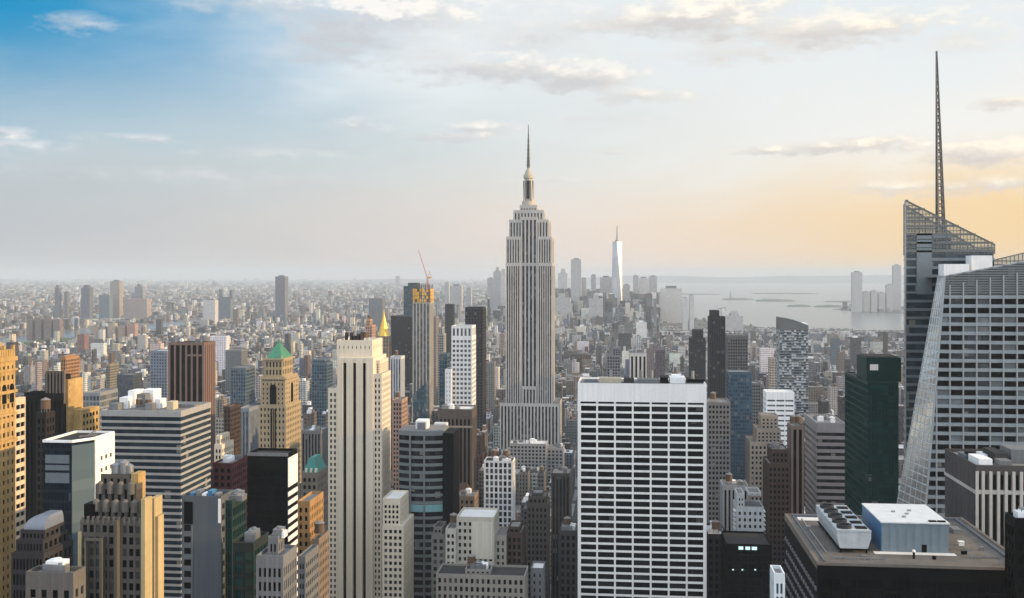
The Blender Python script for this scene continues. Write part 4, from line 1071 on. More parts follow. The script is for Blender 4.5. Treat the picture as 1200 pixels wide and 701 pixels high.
def ribbed_black():
    root, (x0, x1, y0, y1, z, zt), last = K('black_art_deco_tower', 'black brick tower with toothed crown and golden sunlit right flank', 28, 74, 86, 463, 520, 600, stone('black_brick', (.016, .015, .015)), G_BLACK, bay=2.6, floor=0, pier=.55, dep=.6, topb=3, par=1.0, ref='the black toothed tower', ups=((53, 74, 441, 1.2, {'pier': .55, 'top': 3}),))
    zz = GZ(63, 441, y0)
    for k in range(6):
        x = GX(54 + k * 3.9, y0 + 1.2); m = MB(); m.box(x, x + .95, y0 + .7, y0 + 2.4, zz - 14, zz + 2.6); m.build('crown_tooth', stone('tooth_stone', (.16, .14, .12)), root)
    # stepped flank on the right: sunlight put into its gold colour
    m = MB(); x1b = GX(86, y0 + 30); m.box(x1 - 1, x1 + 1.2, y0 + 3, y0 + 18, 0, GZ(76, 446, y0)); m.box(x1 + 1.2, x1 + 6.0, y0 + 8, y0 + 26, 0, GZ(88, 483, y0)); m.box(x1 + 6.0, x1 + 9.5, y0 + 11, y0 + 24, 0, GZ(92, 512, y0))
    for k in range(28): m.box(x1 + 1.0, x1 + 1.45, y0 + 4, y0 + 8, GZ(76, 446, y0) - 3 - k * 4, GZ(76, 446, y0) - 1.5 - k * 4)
    m.build('stepped_flank', MATS['amber_sunlit_stone'], root)
    w = MB()
    for k in range(36):
        for j in range(5):
            zz2 = GZ(88, 486, y0) - 3 - k * 3.8
            w.box(x1 + 5.9, x1 + 6.06, y0 + 9 + j * 3.4, y0 + 10.6 + j * 3.4, zz2, zz2 + 2)
    o = w.build('flank_windows', G_BLACK, root); o['kind'] = 'stuff'
    # small dark tower in front
ribbed_black()
K('dark_brick_tower', 'narrow dark brick tower standing before the black toothed tower', 42, 54, 58, 486, 470, 560, stone('soot_brick', (.035, .032, .03)), G_BLACK, bay=3, floor=3.8, tanks=((.5, .5),))
def white_flank():
    D = 380.0; root = thing('blue_glass_wedge', 'dark blue glass block with a white sunlit right wall and sloped edge', 'building', (GX(85, D), D + 20, 0))
    x0, xa, xb = GX(51, D), GX(84, D), GX(110, D); z = GZ(80, 519, D)
    ya = D + 8.0; xb = GX(110, ya)
    y1 = GD(xb, 133)
    y1 = min(y1, D + 52)
    poly = [(x0, D), (xa, D), (xb, ya), (xb, y1), (x0, y1)]
    g = MB(); g.prism(poly, 0, z); g.build('glazing', glass('navy_glass', (.004, .010, .018), (.008, .018, .03), blind=.02, spec=.12, cell=(1.5, 3.9), blindc=(.05, .06, .07)), root)
    fl = MB(); zz = z - 2
    while zz > 4:
        fl.box(x0 + .1, xa - .1, D - .12, D - .005, zz - .9, zz); zz -= 3.9
    for q_ in range(9): xx = x0 + (xa - x0) * q_ / 8; fl.box(xx - .08, xx + .08, D - .2, D - .004, 0, z)
    fl.build('floor_lines', plain('floor_line_blue', (.018, .026, .034), .45), root)
    b = MB()
    for k, (pt, pb) in enumerate(((533, 543), (545, 551), (554, 566))): b.box(GX(53.5, D), GX(81.5, D), D - .26, D - .205, GZ(66, pb, D), GZ(66, pt, D))
    b.build('blind_bands', plain('blind_blue_grey', (.14, .17, .20), .4), root)
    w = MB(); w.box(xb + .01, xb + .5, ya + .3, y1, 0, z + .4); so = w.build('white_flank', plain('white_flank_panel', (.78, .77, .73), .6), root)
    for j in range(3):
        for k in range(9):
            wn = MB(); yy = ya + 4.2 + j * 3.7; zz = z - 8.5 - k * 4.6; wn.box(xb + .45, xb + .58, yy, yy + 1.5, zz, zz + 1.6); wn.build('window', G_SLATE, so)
    c = MB(); n = Vector((ya - D, -(xb - xa), 0)).normalized() * .12
    c.prism([(xa + n.x, D + n.y), (xa + n.x * 2, D + n.y * 2), (xb + n.x * 2, ya + n.y * 2), (xb + n.x, ya + n.y)], 0, z - 1); c.build('corner_panel', glass('corner_glass', (.10, .145, .18), (.13, .18, .21), blind=0, metal=.3, cell=(20, 3.9)), root)
    r = MB(); r.prism([(x0 + 1, D + 1), (xa - .6, D + 1), (xb - 1, ya + .5), (xb - 1, y1 - 1), (x0 + 1, y1 - 1)], z + .01, z + .3); r.build('roof', ROOFD, root)
    t = MB(); e = z + .5
    for a, b_ in ((poly[0], poly[1]), (poly[1], poly[2]), (poly[2], poly[3]), (poly[3], poly[4]), (poly[4], poly[0])): t.bar((a[0], a[1], e), (b_[0], b_[1], e), .9)
    t.build('roof_edge', WHITEP, root)
    m = MB()
    for k in range(3): m.bar((xb - 6 + k, D + 12 + k * 2, z), (xb - 3.5 - k * .5, D + 14 + k * 2, z + 2.2), .3)
    m.bar((xb - 8, D + 12, z + .5), (xb - 3, D + 17, z + .5), .5); m.build('roof_davit', GREYC, root)
    occupy(x0, xb, D, y1, 50, 133, 511, 640, D, 'the white-flanked blue block')
white_flank()
def deco_crown():
    D = 300.0
    root = thing('crown_setback_building', 'grey brick building with a scalloped stepped crown and golden right corner', 'building', (GX(135, D), D + 14, 0))
    W, G, RF = MB(), MB(), MB(); rects = []
    x0, x1 = GX(94, D), GX(167, D); y1 = GD(x1, 187); z = GZ(130, 612, D); e = .45
    tier(W, G, RF, x0, x1, D, y1, 0, z, 9, 8, 56, .36, .36, e, 1.0, .5, 'FLR', None, rects)
    p = MB()
    for px, pr_, pt in ((104, 122, 630), (137, 140, 610)):
        a0, a1 = GX(px, D - 1.6), GX(pr_, D - 1.6); zz = GZ(px, pt, D)
    W.box(GX(120.5, D), GX(123.5, D), D - 2.2, D + .3, 0, GZ(120, 629, D)); W.box(GX(137, D), GX(140.5, D), D - 1.8, D + .3, 0, GZ(138, 609, D))
    W.box(GX(103, D), GX(104.5, D), D - 2.2, D + .3, 0, GZ(104, 629, D)); W.box(GX(104.5, D), GX(120.5, D), D - 2.2, D - 1.6, GZ(112, 632, D), GZ(112, 629, D))
    # right corner buttresses, taller; sunlight put into their paler yellow colour
    ys = stone('sandy_sunlit_stone', (.40, .32, .18))
    for q_ in ((x1 - .3, x1 + .9, D - .4, D + 4.5, 0, GZ(170, 585, D)), (x1 + .05, x1 + 1.6, D + 7, D + 11, 0, GZ(180, 612, D)), (x1 - 1, x1 + .6, y1 - 5, y1 + .6, 0, GZ(180, 590, D)), (x0 - .5, x0 + .6, D - .5, D + 3, 0, z - 3)):
        bt_ = MB(); bt_.box(*q_); bt_.build('corner_buttress', ys, root)
    # crown tiers
    t1 = (GX(108, D + 2.5), GX(164, D + 2.5), D + 2.5, y1 - 1); z1 = GZ(135, 590, D + 2.5)
    tier(W, G, RF, *t1, z, z1, 7, 6, 1, .55, .1, .4, 1.2, .4)
    t2 = (GX(112, D + 4.5), GX(160, D + 4.5), D + 4.5, y1 - 3); z2 = GZ(135, 569, D + 4.5)
    tier(W, G, RF, *t2, z1, z2, 6, 5, 1, .55, .1, .4, 1.2, .4)
    t3 = (GX(118, D + 6), GX(152, D + 6), D + 6, y1 - 5); z3 = GZ(135, 557, D + 6)
    tier(W, G, RF, *t3, z2, z3, 4, 4, 0, .6, .2, .4, 1.0, .3)
    W.build('wall', stone('grey_buff_brick', (.125, .115, .10)), root); G.build('glazing', G_BLACK, root); build_each(RF, 'roof', ROOFD, root)
    panes(root, (x0 + e, x1 - e, D + e, y1 - e), rects, [G_BLACK, G_ROOM], 100)
    sc = stone('scallop_stone', (.16, .15, .138))
    for t, zz, n, rr_ in ((t1, z, 5, 1.15), (t1, z1, 5, 1.05), (t2, z2, 4, 1.0)):
        for k in range(n):                                   # round-headed finials along each step
            x = t[0] + (t[1] - t[0]) * (k + .5) / n; m = MB()
            m.cyl(x, t[2] - .15, zz - 2.4, zz + .6, rr_, rr_, 12); m.cyl(x, t[2] - .15, zz + .6, zz + 1.25, rr_, rr_ * .35, 12); m.build('scallop', sc, root)
    for k in range(12):
        x = x0 + (x1 - x0) * (k + .5) / 12; m = MB(); m.box(x - .3, x + .3, D - .2, D + .5, z - .5, z + 1.5); m.build('battlement', sc, root)
    for k, (px, w, h) in enumerate(((137, 3.2, 3.4), (146, 3.0, 4.2), (152, 2.4, 3.0))):
        m = MB(); m.cyl(GX(px, D + 9), D + 9, z3 - .2, z3 + h * .8, w * .5, w * .5, 14); m.cyl(GX(px, D + 9), D + 9, z3 + h * .8, z3 + h, w * .5, .3, 14); m.build('roof_tank', STEEL, root)
    b = MB(); b.box(GX(152, D + 5), GX(160, D + 5), D + 6, D + 11, z1, GZ(155, 556, D + 5)); b.build('golden_pavilion', MATS['amber_sunlit_stone'], root)
    b = MB(); b.box(GX(98, D + 1), GX(111, D + 1), D + 1.2, D + 6, z, GZ(105, 592, D)); b.build('black_penthouse', BLACKM, root)
    occupy(x0, x1 + 1.6, D - 2.3, y1, 94, 187, 552, 701, D, 'the scalloped crown building')
deco_crown()
K('low_parapet_building', 'low grey building with heavy cornice and golden right corner at bottom left', 30, 86, 100, 676, 270, 701, stone('low_grey', (.15, .14, .13)), G_BLACK, bay=3.0, floor=4, pier=.5, span=.45, topb=3.5, par=1.2, roof=ROOFG, deep=6.5, gear=3)
def mansard():
    D = 350.0; root = thing('slate_dome_building', 'dark columned building with a pale curved slate roof at lower left', 'building', (GX(33, D), D + 10, 0))
    x0, x1 = GX(13, D), GX(51, D); zb = GZ(30, 650, D)
    W, G, RF = MB(), MB(), MB()
    tier(W, G, RF, x0, x1, D, D + 20, 0, zb, 9, 6, 30, .3, .3, .5, 1.5, .5)
    z2 = GZ(30, 634, D + 1.5); tier(W, G, RF, GX(18.5, D + 1.5), x1 - 1, D + 1.5, D + 18, zb, z2, 8, 5, 1, .4, .3, .4, 1, .4)
    z3 = GZ(30, 622, D + 3); tier(W, G, RF, GX(24, D + 3), x1 - 1.2, D + 3, D + 16, z2, z3, 6, 4, 1, .4, .3, .4, 1, .4)
    W.build('wall', stone('soot_stone', (.05, .048, .052)), root); G.build('glazing', G_BLACK, root); build_each(RF, 'roof', ROOFG, root)
    m = MB(); a0, a1 = GX(27, D + 3), x1 - 1.4; ztop = GZ(30, 608, D + 3); N = 8; pv = None
    for k in range(N + 1):
        t = k / N * pi / 2; y_ = D + 3.2 + 6.0 * (1 - cos(t)); zz = z3 + .3 + (ztop - z3) * sin(t); off = 3.2 * (1 - cos(t))
        cur = [(a0 + off, y_, zz), (a1 - off * .3, y_, zz)]
        if pv:
            m.face([pv[0], pv[1], cur[1], cur[0]]); m.face([pv[1], (pv[1][0], D + 16, pv[1][2]), (cur[1][0], D + 16, cur[1][2]), cur[1]]); m.face([(pv[0][0], D + 16, pv[0][2]), pv[0], cur[0], (cur[0][0], D + 16, cur[0][2])])
        pv = cur
    m.face([pv[0], pv[1], (pv[1][0], D + 16, pv[1][2]), (pv[0][0], D + 16, pv[0][2])])
    m.build('curved_roof', plain('slate_pale', (.17, .20, .26), .45), root)
    occupy(x0, x1, D, D + 20, 13, 51, 605, 690, D, 'the slate dome building')
mansard()
# grey slab and dark glass by the striped office
def grey_slab():
    root, (x0, x1, y0, y1, z, zt), last = K('grey_concrete_slab', 'plain grey concrete slab with a pale left edge before the striped office', 213, 259, None, 584, 360, 701, stone('slab_grey', (.12, .135, .15), var=.12), G_DARK, bay=4, floor=4, pier=.3, span=.5, deep=12, faces='LR', ref='the plain grey slab', roof=ROOFD, par=.8)
    m = MB(); xa = GX(226, y0); m.box(x0 + .2, xa, y0 - .25, y0 - .02, 0, GZ(220, 615, y0)); m.build('edge_strip', stone('edge_pale', (.17, .18, .185)), root)
    for k in range(24):
        m = MB(); zz = GZ(220, 622, y0) - k * 4; m.box(x0 + 1.0, xa - .6, y0 - .32, y0 - .26, zz, zz + 2.1); m.build('window', G_BLACK, root)
    m = MB(); m.box(x0 + .9, xa - .02, y0 - .3, y0 - .03, GZ(220, 614, y0), GZ(220, 588, y0)); m.build('recess', BLACKM, root)
    m = MB(); m.box(x1 - 1.0, x1 - .05, y0 - .2, y0 - .02, GZ(258, 613, y0), z); m.build('corner_pier', WHITEP, root)
    for k in range(5):
        m = MB(); m.box(x0 + 2 + k * 2.2, x0 + 3.6 + k * 2.2, y0 + 2, y0 + 6, z, z + 1.2 + k % 2); m.build('roof_unit', (BLUEP, STEEL, WHITEP)[k % 3], root)
grey_slab()
K('dark_green_annex', 'dark green glass annex joined to the right of the plain grey slab', 260, 272, 283, 590, 364, 701, plain('annex_frame', (.03, .055, .05), .4), G_TEAL, bay=2.4, floor=4, pier=.15, span=.3, roof=ROOFG, deep=14, gear=3)
def black_tower():
    root, (x0, x1, y0, y1, z, zt), last = K('black_slab_tower', 'matt black slab tower with white stripes down its sunlit right side', 290, 337, 347, 534, 430, 650, BLACKM, G_BLACK, bay=3, floor=3.9, pier=.2, span=.25, dep=.3, topb=6, faces='F', ref='the matt black slab tower', roof=ROOFD, par=1.0, deep=13)
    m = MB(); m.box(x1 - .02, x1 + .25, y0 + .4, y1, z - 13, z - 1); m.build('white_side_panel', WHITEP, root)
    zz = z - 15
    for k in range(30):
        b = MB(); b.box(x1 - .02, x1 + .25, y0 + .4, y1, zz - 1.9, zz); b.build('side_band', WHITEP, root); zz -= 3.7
    b = MB(); b.box(x0 - .1, x1 + .1, y0 - .12, y0 + .3, z - .2, z + 1.1); b.build('pale_coping', GREYC, root)
black_tower()
K('grey_pilaster_building', 'grey stone building with slim pilasters and pale lit right side at bottom', 300, 332, 348, 655, 330, 701, GREYC, G_BLACK, bay=1.9, floor=4.4, pier=.45, span=.35, dep=.5, topb=3, ups=((314, 326, 632, 4),), gear=3, ref='the grey pilaster building')
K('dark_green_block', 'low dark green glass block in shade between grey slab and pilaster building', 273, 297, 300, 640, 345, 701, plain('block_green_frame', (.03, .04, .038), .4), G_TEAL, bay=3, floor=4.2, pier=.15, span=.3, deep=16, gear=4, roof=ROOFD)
def small_mansard():
    root, (x0, x1, y0, y1, z, zt), last = K('green_mansard_building', 'brick tower with small green mansard roof just left of the cream tower', 353, 372, 384, 556, 560, 620, stone('buff_grey', (.22, .195, .165)), G_DARK, bay=3.0, floor=3.9, pier=.45, span=.45, ref='the green mansard building', deep=20)
    m = MB(); zt2 = GZ(366, 538, y0); a0, a1 = GX(356, y0), GX(377, y0 + 8)
    m.prism([(x0 + .5, y0 + .5), (x1 - .3, y0 + .5), (x1 - .3, y1 - .5), (x0 + .5, y1 - .5)], z + .2, zt2, [(x0 + 3.2, y0 + 4), (x1 - 3.0, y0 + 4), (x1 - 3.0, y1 - 4), (x0 + 3.2, y1 - 4)]); m.build('mansard_roof', plain('dark_copper', (.03, .22, .19), .6), root)
    for k in range(3):
        d = MB(); x = x0 + 2 + k * 2.6; d.box(x, x + 1.0, y0 + .5, y0 + 2.5, z + .5, z + 3.0); d.build('dormer', CREAM, root)
small_mansard()
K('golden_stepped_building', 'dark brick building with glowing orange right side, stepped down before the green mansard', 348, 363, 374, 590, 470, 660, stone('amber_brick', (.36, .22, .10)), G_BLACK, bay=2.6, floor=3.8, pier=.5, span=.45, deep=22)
K('small_stepped_block', 'small grey block stepping down beside the foot of the cream tower', 349, 358, 368, 655, 400, 701, GREYC, G_BLACK, bay=2.6, floor=3.8, pier=.35, span=.5, deep=18)
K('tan_stepped_block', 'small orange-lit brick block tucked behind the grey stepping block', 365, 374, 384, 634, 455, 690, TAN, G_BLACK, bay=2.6, floor=3.8, pier=.45, span=.5, deep=16, tanks=((.5, .4),))

# ================================================================== middle group
K('white_gridded_tower', 'pale gridded tower with dark slots round its top and a sunlit right edge', 529, 553, 559, 395, 1000, 482, stone('pale_grid', (.60, .60, .60), var=.08), G_SLATE, bay=4.0, floor=4.4, pier=.35, span=.45, dep=.5, topb=3, ups=((529, 553, 383, .3, {'nf': 0, 'pier': .45, 'deep': 27.5, 'top': 1.5}),), ref='the pale gridded tower', deep=28)
K('white_side_wing', 'narrow white wing at the left side of the pale gridded tower', 521.5, 529, None, 434, 996, 480, stone('wing_white', (.62, .63, .64), var=.05), G_SLATE, bay=5, floor=4.2, pier=.75, span=.6, deep=22)
K('teal_glass_sliver', 'thin teal glass tower just left of the pale gridded tower', 515, 524, None, 416, 1060, 480, plain('sliver_frame', (.06, .12, .14), .4), G_BLUE, bay=3, floor=4, pier=.15, span=.2, dep=.2, deep=20)
def brown_tower():
    root, (x0, x1, y0, y1, z, zt), last = K('brown_stone_tower', 'brown stone tower with arcaded top and peach sunlit right edge', 513, 553, 560, 481, 800, 590, stone('umber_stone', (.13, .108, .098)), G_BLACK, bay=3.1, floor=0, pier=.5, dep=.8, topb=6.5, ref='the brown arcaded tower', deep=26, roof=ROOFW, gear=6)
    m = MB(); zz = GZ(533, 500, y0); m.box(x0 - .3, x1 + .2, y0 - .4, y0 + .75, zz - .8, zz + .6); m.build('belt_course', stone('belt_pale', (.32, .28, .25)), root)
    m = MB(); m.box(x0 - .1, GX(529, y0), y0 - 12, y0 + .7, 0, GZ(521, 512, y0)); m.build('brown_annex', BROWN, root)
    m = MB(); m.box(GX(511.5, y0), GX(526, y0), y0 - 11, y0 - 3, GZ(521, 512, y0), GZ(521, 494, y0)); m.build('annex_penthouse', ROOFW, root)
    p = MB(); xa, xb = GX(534, y0 - 6), GX(553, y0 - 6); p.box(xa, xb, y0 - 12, y0 - .5, 0, GZ(541, 575, y0)); p.prism([(xa, y0 - 12), (xb, y0 - 12), (xb, y0 - .5), (xa, y0 - .5)], GZ(541, 575, y0), GZ(541, 564, y0), [(xa + 4, y0 - 7), (xb - 4, y0 - 7), (xb - 4, y0 - 5), (xa + 4, y0 - 5)]); p.build('hipped_annex', BROWN, root)
brown_tower()
K('white_pier_block', 'white gridded slab with slim piers in front of the stepped skyscraper', 567, 601, 606, 541, 760, 626, stone('pier_white', (.62, .63, .63), var=.08), G_SLATE, bay=3.3, floor=4.3, pier=.36, span=.26, dep=.7, topb=1.0, par=.5, roof=ROOFD, deep=17, gear=6, ref='the white gridded slab', tanks=((.3, .6), (.7, .6)), indiv=100, wmats=[G_SLATE, G_DARK, G_ROOM])
K('arched_brown_building', 'dark tan brick block with an arched top row in front of brown tower', 527, 556, None, 583, 720, 615, TAN, G_BLACK, bay=3.4, floor=4.2, pier=.5, span=.45, deep=20, gear=2)
K('gothic_brick_building', 'slim dark brick tower with a gabled gothic top', 617, 642, 645, 592, 680, 690, stone('gothic_grey', (.12, .108, .10)), G_BLACK, bay=2.7, floor=3.9, pier=.5, span=.42, ups=((619, 640, 583, 2), (623, 636, 579, 4)), ref='the gabled gothic tower', deep=22, indiv=100, wmats=[G_BLACK, G_ROOM])
def beige_group():
    D = 588
    K('beige_panel_building', 'beige building with a large blank panel and jagged setbacks', 535, 579, None, 608, D, 680, stone('beige_limestone', (.43, .41, .355)), G_BLACK, bay=3.2, floor=3.8, pier=.5, span=.46, deep=24, roof=ROOFW, ref='the blank-panel beige building', indiv=100, wmats=[G_BLACK, G_ROOM])
    root = [o for o in bpy.data.objects if o.name.startswith('beige_panel_building')][0]
    m = MB(); m.box(GX(552.5, D), GX(577, D), D - .5, D - .02, GZ(565, 655, D), GZ(565, 612, D)); m.build('blank_panel', stone('panel_beige', (.50, .475, .40), var=.08), root)
    K('beige_left_wing', 'pale beige wing with regular windows to the left of the blank-panel building', 522, 534, None, 622, D - 4, 680, stone('wing_beige', (.44, .42, .37)), G_BLACK, bay=3.2, floor=3.8, pier=.45, span=.46, deep=22, indiv=50, tanks=((.5, .5),))
    K('grey_left_wing', 'grey brick wing with a dark roof farthest left beside the beige buildings', 505.5, 521.5, None, 628, D - 3, 701, stone('wing_grey', (.2, .195, .185)), G_BLACK, bay=3.2, floor=3.8, pier=.45, span=.46, deep=22, roof=ROOFD, ups=((508, 518, 619, 4),), indiv=60)
    K('beige_right_wing', 'beige wing with tall windows on the right of the blank panel', 580, 593, None, 630, D + 4, 680, stone('wing_beige2', (.34, .32, .275)), G_BLACK, bay=4.4, floor=3.9, pier=.55, span=.4, deep=22, indiv=30)
    K('brown_right_block', 'dark brown block with long windows squeezed right of the beige group', 593.5, 612, None, 626, D + 8, 690, BROWN, G_BLACK, bay=3.4, floor=3.9, pier=.4, span=.35, deep=22, ups=((596, 609, 619, 3),))
    K('long_cornice_building', 'long low stone building with a tall attic row along the bottom edge', 511, 615, None, 676, 545, 701, stone('grey_limestone', (.31, .295, .265)), G_BLACK, bay=2.9, floor=4.2, pier=.5, span=.42, topb=1.2, roof=ROOFD, deep=20, ups=((545, 575, 669, 5), ), gear=9, indiv=90, ref='the long low cornice building', tanks=((.2, .5),))
    K('small_grey_cube', 'small grey block with a white hatch on its roof beside the gothic tower', 622, 637, 640, 668, 575, 701, GREYC, G_BLACK, bay=3, floor=4, pier=.7, span=.5, deep=14, roof=ROOFW)
    K('ornate_left_neighbour', 'ornate dark stone block against the left edge of the white slab', 655.5, 676, None, 624, 640, 701, stone('ornate_stone', (.085, .08, .077)), G_BLACK, bay=3.6, floor=4.3, pier=.5, span=.4, deep=24, gear=5, tanks=((.4, .4),))
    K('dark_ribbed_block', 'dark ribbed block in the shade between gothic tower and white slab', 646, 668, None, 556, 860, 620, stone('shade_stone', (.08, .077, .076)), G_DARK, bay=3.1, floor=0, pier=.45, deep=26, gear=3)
    K('white_lowrise_roofs', 'wide low block with white roof and terraces at the foot of the stepped skyscraper', 597, 640, None, 521, 1180, 540, LIME, G_DARK, bay=4, floor=4, deep=26, roof=ROOFW, gear=10)
    K('pale_lowrise_roof', 'low pale block with flat grey roof right of the white terraces', 641, 660, None, 526, 1190, 540, LIME, G_DARK, bay=4, floor=4, deep=24, roof=ROOFG, gear=5)
beige_group()

# towers behind the cream tower and the construction site
K('charcoal_slab_tower', 'charcoal slab tower behind the gold pyramid', 458, 485, None, 371, 2100, 445, stone('charcoal', (.04, .04, .043)), G_DARK, bay=4, floor=4, pier=.3, span=.35, deep=40, ref='the charcoal slab')
K('teal_black_tower', 'dark teal tower with slanted top just behind the unfinished tower', 473, 489, None, 336, 2300, 372, plain('teal_black', (.04, .075, .08), .4), G_BLUE, bay=4, floor=4, pier=.2, span=.25, deep=34, ups=((478, 489, 332, 1),))
K('pale_slab_tower', 'small pale tower with dark vertical lines below the gold pyramid', 457, 470, 474, 419, 1150, 452, stone('pale_slab', (.45, .46, .48)), G_SLATE, bay=3.2, floor=0, pier=.45, deep=20, tanks=((.4, .5),))
K('pink_stone_tower', 'slim pink stone building at the right shoulder of the cream tower', 460, 471, 476, 470, 900, 500, stone('pink_stone', (.36, .25, .20)), G_DARK, bay=3, floor=3.8, deep=24, tanks=((.3, .4),))
K('pink_tank_building', 'pinkish brick top with water tank peeping over the cream tower', 428, 436, None, 382, 1500, 402, stone('pink_brick', (.40, .26, .19)), G_DARK, bay=3, floor=3.8, deep=22, tanks=((.5, .4),), ups=((429, 433.5, 375, 3),))
K('grey_round_tower', 'hazy grey drum-like block on the skyline left of the charcoal slab', 432, 448, None, 350, 4600, 375, GREYC, G_SLATE, bay=5, floor=4, deep=60)
K('grey_shadow_tower', 'grey tower close behind the right side of the unfinished tower', 504, 511, 515, 372, 1900, 470, stone('taupe', (.27, .24, .22)), G_SLATE, bay=4, floor=4, deep=28)
K('dark_crown_tower', 'dark slender tower rising behind the pale gridded tower', 545, 566, None, 361, 1400, 480, stone('slate_dark', (.07, .072, .078)), G_DARK, bay=4, floor=4, pier=.35, span=.35, deep=32, ref='the dark slender tower')
K('black_small_tower', 'narrow black tower far behind the pale gridded tower', 521.5, 531, None, 357, 2700, 382, DARK, G_BLACK, bay=4, floor=4, deep=26)
K('grey_needle_block', 'pale stone tower between the unfinished tower and the narrow black tower', 513, 520, None, 392, 1750, 416, LIME, G_DARK, bay=3.4, floor=4, deep=24, ups=((514, 518.5, 384, 3),))
# right side group
K('pinstripe_tower', 'grey pinstriped tower standing right against the white slab', 829, 856, None, 473, 800, 590, stone('pinstripe_grey', (.27, .255, .24)), G_DARK, bay=2.6, floor=3.7, pier=.40, span=.42, dep=.6, deep=28, ref='the grey pinstriped tower', indiv=0, topb=1.5, tanks=((.3, .4),))
K('white_slotted_block', 'white block with black vertical slots behind the white slab', 738, 758, None, 416, 1500, 445, stone('slot_white', (.58, .57, .55)), G_BLACK, bay=6.0, floor=0, pier=.5, deep=26, topb=2)
K('plum_block', 'small plum-brown block behind the right half of the white slab', 768.5, 779.5, None, 411, 1450, 445, stone('plum', (.17, .14, .165)), G_SLATE, bay=4, floor=4, pier=.5, span=.5, deep=24)
K('lavender_block', 'grey lavender stepped block behind the left half of the white slab', 711, 727, None, 417, 1450, 445, stone('lavender', (.24, .24, .28)), G_DARK, bay=4, floor=4, deep=26, ups=((718, 727, 408, 3),))
K('dark_twin_tower', 'shorter dark tower with stepped shoulders left of the tall dark tower', 808.5, 827, None, 397, 1750, 440, stone('basalt', (.04, .042, .047)), G_DARK, bay=3.4, floor=4, pier=.4, span=.35, deep=30, ups=((812, 824, 387, 3),), ref='the shorter dark tower')
def crane_tower():
    root, (x0, x1, y0, y1, z, zt), last = K('tall_dark_tower', 'tall dark slender tower with a small crane on its roof', 831, 850, None, 372, 1500, 455, stone('basalt2', (.04, .042, .047)), G_DARK, bay=3.2, floor=0, pier=.45, span=.35, deep=28, ups=((832.5, 843, 364.5, 3),), ref='the tall dark tower')
    m = MB(); x = GX(845, y0 + 8); m.bar((x, y0 + 8, z), (x, y0 + 8, z + 12), .9); m.bar((x - 5, y0 + 8, z + 11), (x + 5.5, y0 + 8, z + 14), .8); m.bar((x + 5, y0 + 8, z + 14), (x + 7, y0 + 8, z + 9), .5); m.build('roof_crane', STEEL, root)
crane_tower()
K('grey_cap_tower', 'wide grey tower with a pale cap beside the tall dark tower', 852.5, 876.5, None, 397, 1400, 440, stone('grey_brown', (.17, .165, .165)), G_DARK, bay=3.2, floor=3.9, pier=.35, span=.35, deep=30, topb=1.0, ups=((852, 877, 393.5, -.5, {'nf': 1, 'pier': .9, 'deep': 29, 'top': 1.5}),))
K('blue_glass_tower', 'blue glass block in front of the wide grey tower', 854, 881, None, 437, 1100, 492, plain('blue_frame', (.05, .10, .15), .35, .2), G_BLUE, bay=2.4, floor=3.8, pier=.15, span=.25, dep=.2, deep=30, ref='the blue glass block')
def mottled():
    D = 1300.0; root = thing('mottled_glass_tower', 'mottled glass apartment tower with a curved sloping top', 'skyscraper', (GX(930, D), D + 15, 0))
    x0, x1 = GX(913.5, D), GX(947.5, D); y1 = D + 30; z = GZ(930, 386, D)
    W, G, RF = MB(), MB(), MB()
    rr = random.Random(5)
    G.box(x0 + .5, x1 - .5, D + .5, y1 - .5, 0, z - 1)
    nf = 62; fh = z / nf; nb = 12; bw = (x1 - x0) / nb
    for k in range(nf):
        for face, y in (('F', D),):
            for i in range(nb):
                if rr.random() < .42: W.box(x0 + i * bw + .2, x0 + (i + 1) * bw - .2, D + .05 + rr.random() * .2, D + .48, k * fh + .3, k * fh + fh * rr.uniform(.45, .85))
        W.box(x0 + .1, x1 - .1, D + .1, y1 - .1, k * fh - .12, k * fh + .22)
        for i in range(8):
            if rr.random() < .45: W.box(x0 + .02, x0 + .48, D + i * 3.7 + .5, D + i * 3.7 + 3, k * fh + .3, k * fh + 2.4)
    W.build('balcony_panels', stone('mottle_pale', (.40, .43, .45)), root); G.build('glazing', glass('mottle_glass', (.03, .045, .055), (.09, .115, .13), blind=.15), root)
    c = MB(); c.box(x0 + 5, x1 - 1, D + 2, y1 - 3, z - 1, GZ(930, 379, D)); c.build('pale_penthouse', WHITEP, root)
    s_ = MB(); N = 10; pts = []
    for k in range(N + 1):
        t = k / N; pts.append((x0 + (x1 - x0) * t, GZ(930, 372 + 9.5 * t ** 1.6, D)))
    for yy in (D + .6, y1 - .6):
        for k in range(N): 
            s_.face([(pts[k][0], yy, z - 1), (pts[k+1][0], yy, z - 1), (pts[k+1][0], yy, pts[k+1][1]), (pts[k][0], yy, pts[k][1])])
    for k in range(N): s_.face([(pts[k][0], D + .6, pts[k][1]), (pts[k+1][0], D + .6, pts[k+1][1]), (pts[k+1][0], y1 - .6, pts[k+1][1]), (pts[k][0], y1 - .6, pts[k][1])])
    s_.face([(x0, D + .6, z - 1), (x0, y1 - .6, z - 1), (x0, y1 - .6, pts[0][1]), (x0, D + .6, pts[0][1])]); s_.face([(x1, y1 - .6, z - 1), (x1, D + .6, z - 1), (x1, D + .6, pts[-1][1]), (x1, y1 - .6, pts[-1][1])])
    s_.build('curved_crown', plain('crown_grey_glass', (.14, .15, .155), .35, .2), root)
    occupy(x0, x1, D, y1, 913, 948, 372, 482, D, 'the mottled glass tower')
mottled()
K('white_banded_block', 'bright white block with thin dark bands in front of the mottled tower', 898, 931, None, 461, 1000, 515, stone('bright_white', (.68, .71, .72), var=.05), G_SLATE, bay=8, floor=4.6, pier=.12, span=.66, deep=24, topb=6, ref='the white banded block', roof=ROOFW)
